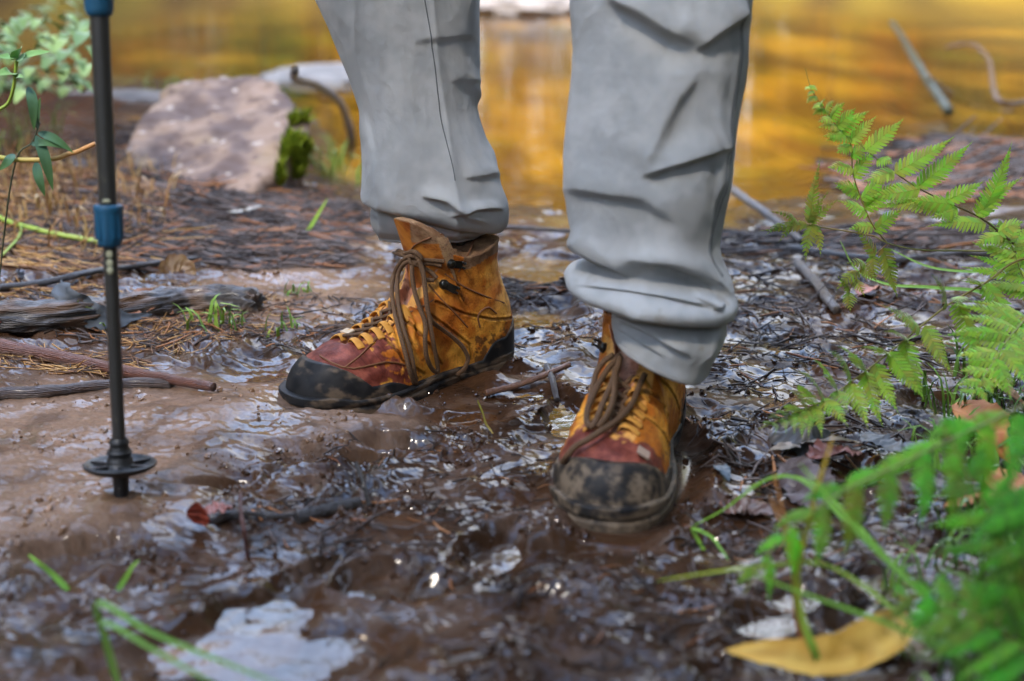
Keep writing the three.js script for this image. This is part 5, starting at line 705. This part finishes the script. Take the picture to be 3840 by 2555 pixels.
leaf('large curved yellow leaf resting on the puddle edge', [[3400, 2300, 0.03], [3330, 2370, 0.022], [3200, 2440, 0.012], [3050, 2470, 0.008], [2890, 2450, 0.012], [2720, 2440, 0.004]], 0.036, [0.5, 0.26, 0.035], [0.66, 0.4, 0.08], { seed: 8, wet: false, up: V(0.1, 0.7, 0.7).normalize(), wave: 0.3, fold: 0.3 });
leaf('grey brown slate coloured leaf flat under the low fern tip', [[2900, 1600, 0.004], [2960, 1630, 0.01], [3040, 1650, 0.012], [3140, 1640, 0.004]], 0.05, [0.03, 0.028, 0.026], [0.075, 0.065, 0.06], { seed: 10, bites: 0.4, up: V(0, 0.7, 0.7).normalize() });
leaf('long pale grey curled leaf arched over dark leaves', [[2880, 1690, 0.006], [3000, 1665, 0.014], [3120, 1650, 0.02], [3240, 1662, 0.012]], 0.022, [0.12, 0.09, 0.07], [0.22, 0.17, 0.13], { seed: 11 });
leaf('blue grey narrow leaf pointing from the ferns toward the boot', [[3230, 1620, 0.012], [3300, 1660, 0.01], [3400, 1680, 0.008], [3480, 1650, 0.012]], 0.034, [0.04, 0.045, 0.055], [0.1, 0.11, 0.13], { seed: 12 });
leaf('large dark wrinkled leaf slanting beside the rubber toe', [[2920, 1740, 0.014], [3000, 1790, 0.012], [3060, 1850, 0.01], [3100, 1920, 0.006]], 0.055, [0.055, 0.035, 0.032], [0.13, 0.1, 0.1], { seed: 13, bites: 0.3, up: V(-0.3, 0.7, 0.6).normalize() });
leaf('maroon leaf lying across the wrinkled dark leaf', [[3020, 1720, 0.02], [3120, 1690, 0.02], [3220, 1700, 0.012]], 0.04, [0.1, 0.03, 0.025], [0.18, 0.07, 0.06], { seed: 14 });
leaf('dull brown leaf half buried in mud by the boot sole', [[2700, 1920, 0.002], [2800, 1900, 0.006], [2900, 1930, 0.002]], 0.04, [0.06, 0.025, 0.016], [0.12, 0.06, 0.045], { seed: 15, bites: 0.3 });
leaf('bright orange brown leaf tangled in the foreground ferns', [[3600, 1500, 0.02], [3680, 1560, 0.03], [3740, 1650, 0.03], [3790, 1740, 0.01]], 0.05, [0.3, 0.09, 0.02], [0.46, 0.18, 0.05], { seed: 16, wet: false, up: V(-0.2, 0.6, 0.7).normalize() });
leaf('curled rusty leaf below the orange leaf among ferns', [[3800, 1760, 0.01], [3740, 1850, 0.02], [3640, 1880, 0.015], [3540, 1900, 0.006]], 0.04, [0.26, 0.08, 0.025], [0.42, 0.18, 0.06], { seed: 17, wet: false });
leaf('torn tan leaf strip leaning at the edge of the ferns', [[3700, 1380, 0.02], [3770, 1450, 0.03], [3850, 1520, 0.02]], 0.02, [0.3, 0.14, 0.06], [0.42, 0.22, 0.1], { seed: 18, wet: false });
leaf('small blue glinting leaf flat on mud right by the boot', [[2690, 1745, 0.003], [2720, 1770, 0.006], [2735, 1805, 0.002]], 0.016, [0.05, 0.07, 0.09], [0.1, 0.13, 0.16], { seed: 19 });
leaf('red brown leaf upright at the water edge behind the fern', [[3215, 1110, 0.004], [3250, 1080, 0.012], [3290, 1085, 0.006]], 0.03, [0.22, 0.06, 0.03], [0.4, 0.14, 0.08], { seed: 20 });
leaf('pale curled leaf on the twig mat before the boulder', [[850, 795, 0.006], [920, 790, 0.012], [985, 770, 0.02]], 0.022, [0.3, 0.28, 0.24], [0.46, 0.42, 0.36], { seed: 21 });
leaf('dark blue leaf hanging at the straw edge', [[60, 1010, 0.014], [80, 1035, 0.008], [88, 1050, 0.003]], 0.024, [0.05, 0.055, 0.08], [0.1, 0.11, 0.15], { seed: 22 });
leaf('black leaf floating in the trodden puddle', [[1965, 1545, 0.003], [2010, 1530, 0.006], [2045, 1520, 0.003]], 0.014, [0.02, 0.012, 0.01], [0.05, 0.03, 0.025], { seed: 23 });
leaf('dark red leaf wedged behind the tan boot at the creek', [[2100, 1048, 0.004], [2150, 1040, 0.012], [2210, 1032, 0.006]], 0.022, [0.06, 0.018, 0.014], [0.12, 0.04, 0.03], { seed: 24 });
// ---------------------------------------------------------------- twig mats and bark crumbs: nobody could count them
{
  const r = rng(505), soup = (zones, tone, kinds) => {
    const pos = [], idx = [], col = [];
    const prism = (a, b, c, ra, h) => { const T = b.clone().sub(a).normalize(), S = T.clone().cross(V(0, 1, 0)).normalize(), U = S.clone().cross(T), k = pos.length / 3; for (const [p, q] of [[a, ra * 0.8], [b, ra], [c, ra * 0.45]]) for (let m = 0; m < 4; m++) { const an = m * 1.571 + 0.4; pos.push(p.x + (S.x * Math.cos(an) + U.x * Math.sin(an)) * q, p.y + (S.y * Math.cos(an) + U.y * Math.sin(an)) * q, p.z + (S.z * Math.cos(an) + U.z * Math.sin(an)) * q); col.push(...h); } for (let s = 0; s < 2; s++) for (let m = 0; m < 4; m++) { const e = k + s * 4 + m, f = k + s * 4 + (m + 1) % 4; idx.push(e, f, e + 4, e + 4, f, f + 4); } };
    for (const [px, py, rx, ry, n, len, rad, dir, spread] of zones) for (let i = 0; i < n; i++) {
      const a = r() * 6.283, q = Math.sqrt(r()), p = flat(px + Math.cos(a) * q * rx, py + Math.sin(a) * q * ry), y = groundHeight(p.x, p.z); if (y < STREAM - 0.03) continue;
      const L = len * (0.35 + 1.2 * r() * r()), an = dir + (r() - 0.5) * spread, up = 0.004 * r() + rad * 0.6, d = V(Math.cos(an), 0, Math.sin(an)), A = p.clone().addScaledVector(d, -L / 2), C = p.clone().addScaledVector(d, L / 2).add(V((r() - 0.5) * L * 0.25, 0, (r() - 0.5) * L * 0.25)), B = A.clone().lerp(C, 0.5).add(V((r() - 0.5) * L * 0.2, 0, (r() - 0.5) * L * 0.2));
      for (const v of [A, B, C]) v.y = Math.max(groundHeight(v.x, v.z), -0.02) + up; if (r() < 0.12) C.y += L * 0.35 * r();
      prism(A, B, C, rad * (0.4 + 0.9 * r()), tone(r));
    }
    return geo(pos, idx, col);
  };
  const darkWood = (q) => { const k = q(); return k < 0.55 ? mix3([0.014, 0.01, 0.009], [0.05, 0.034, 0.028], q()) : k < 0.85 ? mix3([0.06, 0.045, 0.042], [0.13, 0.1, 0.09], q()) : mix3([0.16, 0.055, 0.02], [0.3, 0.13, 0.05], q()); };
  const straw = (q) => { const k = q(); return k < 0.5 ? mix3([0.09, 0.045, 0.024], [0.2, 0.1, 0.05], q()) : k < 0.85 ? mix3([0.28, 0.13, 0.04], [0.44, 0.27, 0.1], q()) : mix3([0.03, 0.02, 0.016], [0.06, 0.04, 0.03], q()); };
  const twigs = mat(null, 0.6, { vertexColors: true, specularIntensity: 0.4 });
  const put = (name, zones, tone, label, cat) => tag(mesh(name, soup(zones, tone), twigs), label, cat, null, 'stuff');
  put('twig_litter', [[800, 830, 560, 130, 1300, 0.13, 0.0022, 0.1, 0.9], [1050, 960, 300, 90, 420, 0.1, 0.002, 0.1, 0.9], [700, 640, 330, 130, 260, 0.16, 0.003, 0.3, 1.6], [550, 940, 500, 70, 700, 0.12, 0.002, 0.1, 0.7], [350, 1010, 420, 60, 420, 0.1, 0.002, 0.15, 1], [480, 1260, 460, 70, 300, 0.05, 0.0014, 0.3, 2.4], [1150, 800, 160, 120, 200, 0.08, 0.002, 0.8, 2.5]], darkWood, 'thick mat of black twigs washed up before the boulder', 'twigs');
  put('bank_litter', [[3050, 1050, 620, 220, 300, 0.06, 0.0015, 0.4, 3.2], [2950, 1320, 500, 180, 200, 0.05, 0.0012, 0.4, 3.2], [3300, 1180, 560, 250, 120, 0.1, 0.002, 0.3, 2.4], [2780, 1500, 260, 200, 60, 0.04, 0.0011, 0.4, 3.2], [3050, 1720, 380, 170, 130, 0.06, 0.0018, 0.5, 3.2], [3600, 620, 420, 130, 420, 0.25, 0.005, 0.3, 2.2], [3150, 900, 600, 60, 300, 0.14, 0.0028, 0.1, 1]], darkWood, 'dark twig and bark litter pressed into mud below the ferns', 'litter');
  put('path_litter', [[2050, 1230, 220, 90, 120, 0.03, 0.0012, 0.4, 3.2], [1950, 1080, 260, 60, 200, 0.05, 0.0018, 0.2, 2.2], [1700, 1800, 500, 220, 130, 0.03, 0.0009, 0.4, 3.2], [1300, 2000, 420, 130, 70, 0.05, 0.0013, 0.4, 2.6], [2000, 2350, 700, 200, 80, 0.04, 0.0012, 0.4, 3.2], [2950, 2150, 500, 300, 200, 0.045, 0.0013, 0.4, 3.2], [1150, 1240, 260, 120, 160, 0.04, 0.0012, 0.4, 3.2]], darkWood, 'small bark crumbs and twig bits scattered through trodden mud', 'litter');
  put('straw_litter', [[250, 900, 420, 170, 1000, 0.16, 0.0017, 0.15, 1.2], [420, 1210, 420, 70, 420, 0.06, 0.0012, 0.3, 2], [150, 1060, 300, 60, 300, 0.1, 0.0016, 0.2, 1.2], [620, 1270, 260, 80, 320, 0.045, 0.001, 0.4, 3], [250, 1400, 330, 40, 260, 0.05, 0.001, 0.3, 2], [900, 1210, 200, 90, 200, 0.04, 0.001, 0.4, 3.2]], straw, 'brown straw, roots and needles matted round the rotten log', 'litter');
}
// crumbs of wet mud thrown up by the boots
{
  const r = rng(909), zones = [[2100, 1800, 1000, 420, 5200, 1], [1500, 1950, 900, 330, 3600, 1], [3000, 1250, 800, 420, 4200, 1], [2000, 2400, 1900, 230, 3200, 1.2], [700, 1720, 560, 260, 800, 0.8], [250, 1600, 420, 180, 500, 0.8], [2050, 1200, 300, 180, 900, 1], [1000, 1130, 360, 200, 1200, 1], [300, 2150, 420, 260, 1800, 1.1], [3000, 2100, 620, 330, 1800, 1.1]], total = zones.reduce((m, z) => m + z[4], 0);
  const g = new THREE.IcosahedronGeometry(1, 1), p = g.attributes.position; for (let i = 0; i < p.count; i++) { const x = p.getX(i), y = p.getY(i), z = p.getZ(i), k = 1 + 0.55 * noise(x * 1.4, y * 1.4, z * 1.4); p.setXYZ(i, x * k * 1.25, y * k * 0.7, z * k); } g.computeVertexNormals();
  const m = new THREE.InstancedMesh(g, mat(null, 0.5, { clearcoat: 0.9, clearcoatRoughness: 0.08, specularIntensity: 0.1 }), total), M = new THREE.Matrix4(), Q = new THREE.Quaternion(), E = new THREE.Euler(), col = new THREE.Color(); let n = 0;
  for (const [px, py, rx, ry, count, s] of zones) for (let i = 0; i < count * 0.5; i++) { const a = r() * 6.283, q = Math.sqrt(r()), f = flat(px + Math.cos(a) * q * rx, py + Math.sin(a) * q * ry), y = groundHeight(f.x, f.z), c = clayness(f.x, -f.z), big = 0.0009 + 0.0036 * Math.pow(r(), 5); if (noise(f.x * 14, f.z * 14, 3) < 0.05 || y < PUDDLE - 0.002) { r(); continue; } E.set(r() * 6, r() * 6, r() * 6); M.compose(V(f.x, y + big * 0.2, f.z), Q.setFromEuler(E), V(big * s, big * s, big * s)); m.setMatrixAt(n, M); const t = 0.7 + 0.6 * r(), k = mix3([0.045, 0.022, 0.012], [0.19, 0.108, 0.062], c); m.setColorAt(n, col.setRGB(k[0] * t, k[1] * t, k[2] * t)); n++; }
  m.count = n; m.name = 'mud_crumbs'; m.castShadow = m.receiveShadow = true; scene.add(m); tag(m, 'crumbs and clots of wet mud strewn over the bank', 'mud', null, 'stuff');
}
// pale stones at the water
{
  const r = rng(66), stone = (label, x, y, d, s, c) => { const C = away(x, y, d), f = (px, py, pz) => { const q = Math.hypot(px / s[0], py / s[1], pz / s[2]); return (q - 1) * Math.min(...s) + 0.1 * s[1] * fbm(px * 3 / s[0], py * 3 / s[1], pz * 3 / s[2], 3) * 2; }; C.y = Math.max(STREAM - 0.01, C.y); const m = mesh('stone', skin(f, s.map((v) => -v * 1.4), s.map((v) => v * 1.4), s[1] / 8, (a, b, e) => mix3(c, c.map((v) => v * 0.7), sstep(-0.2, 0.2, fbm(a * 8, b * 8, e * 8, 3)))), mat(null, 0.7, { vertexColors: true })); m.position.copy(C); return tag(m, label, 'stone'); };
  stone('pale flat stone breaking the creek surface behind the boulder', 1225, 330, 5.6, [0.26, 0.05, 0.3], [0.24, 0.2, 0.17]);
  stone('broad pale sand coloured slab far out in the creek between the legs', 1960, 18, 9.3, [0.4, 0.09, 0.5], [0.26, 0.21, 0.17]);
  stone('small pale stone in shallow water beyond the boulder', 1430, 560, 3.6, [0.05, 0.02, 0.05], [0.4, 0.36, 0.32]);
  stone('dark stump of driftwood behind the straw', 430, 400, 4.4, [0.32, 0.05, 0.12], [0.1, 0.075, 0.06]);
}

renderer.render(scene, camera);
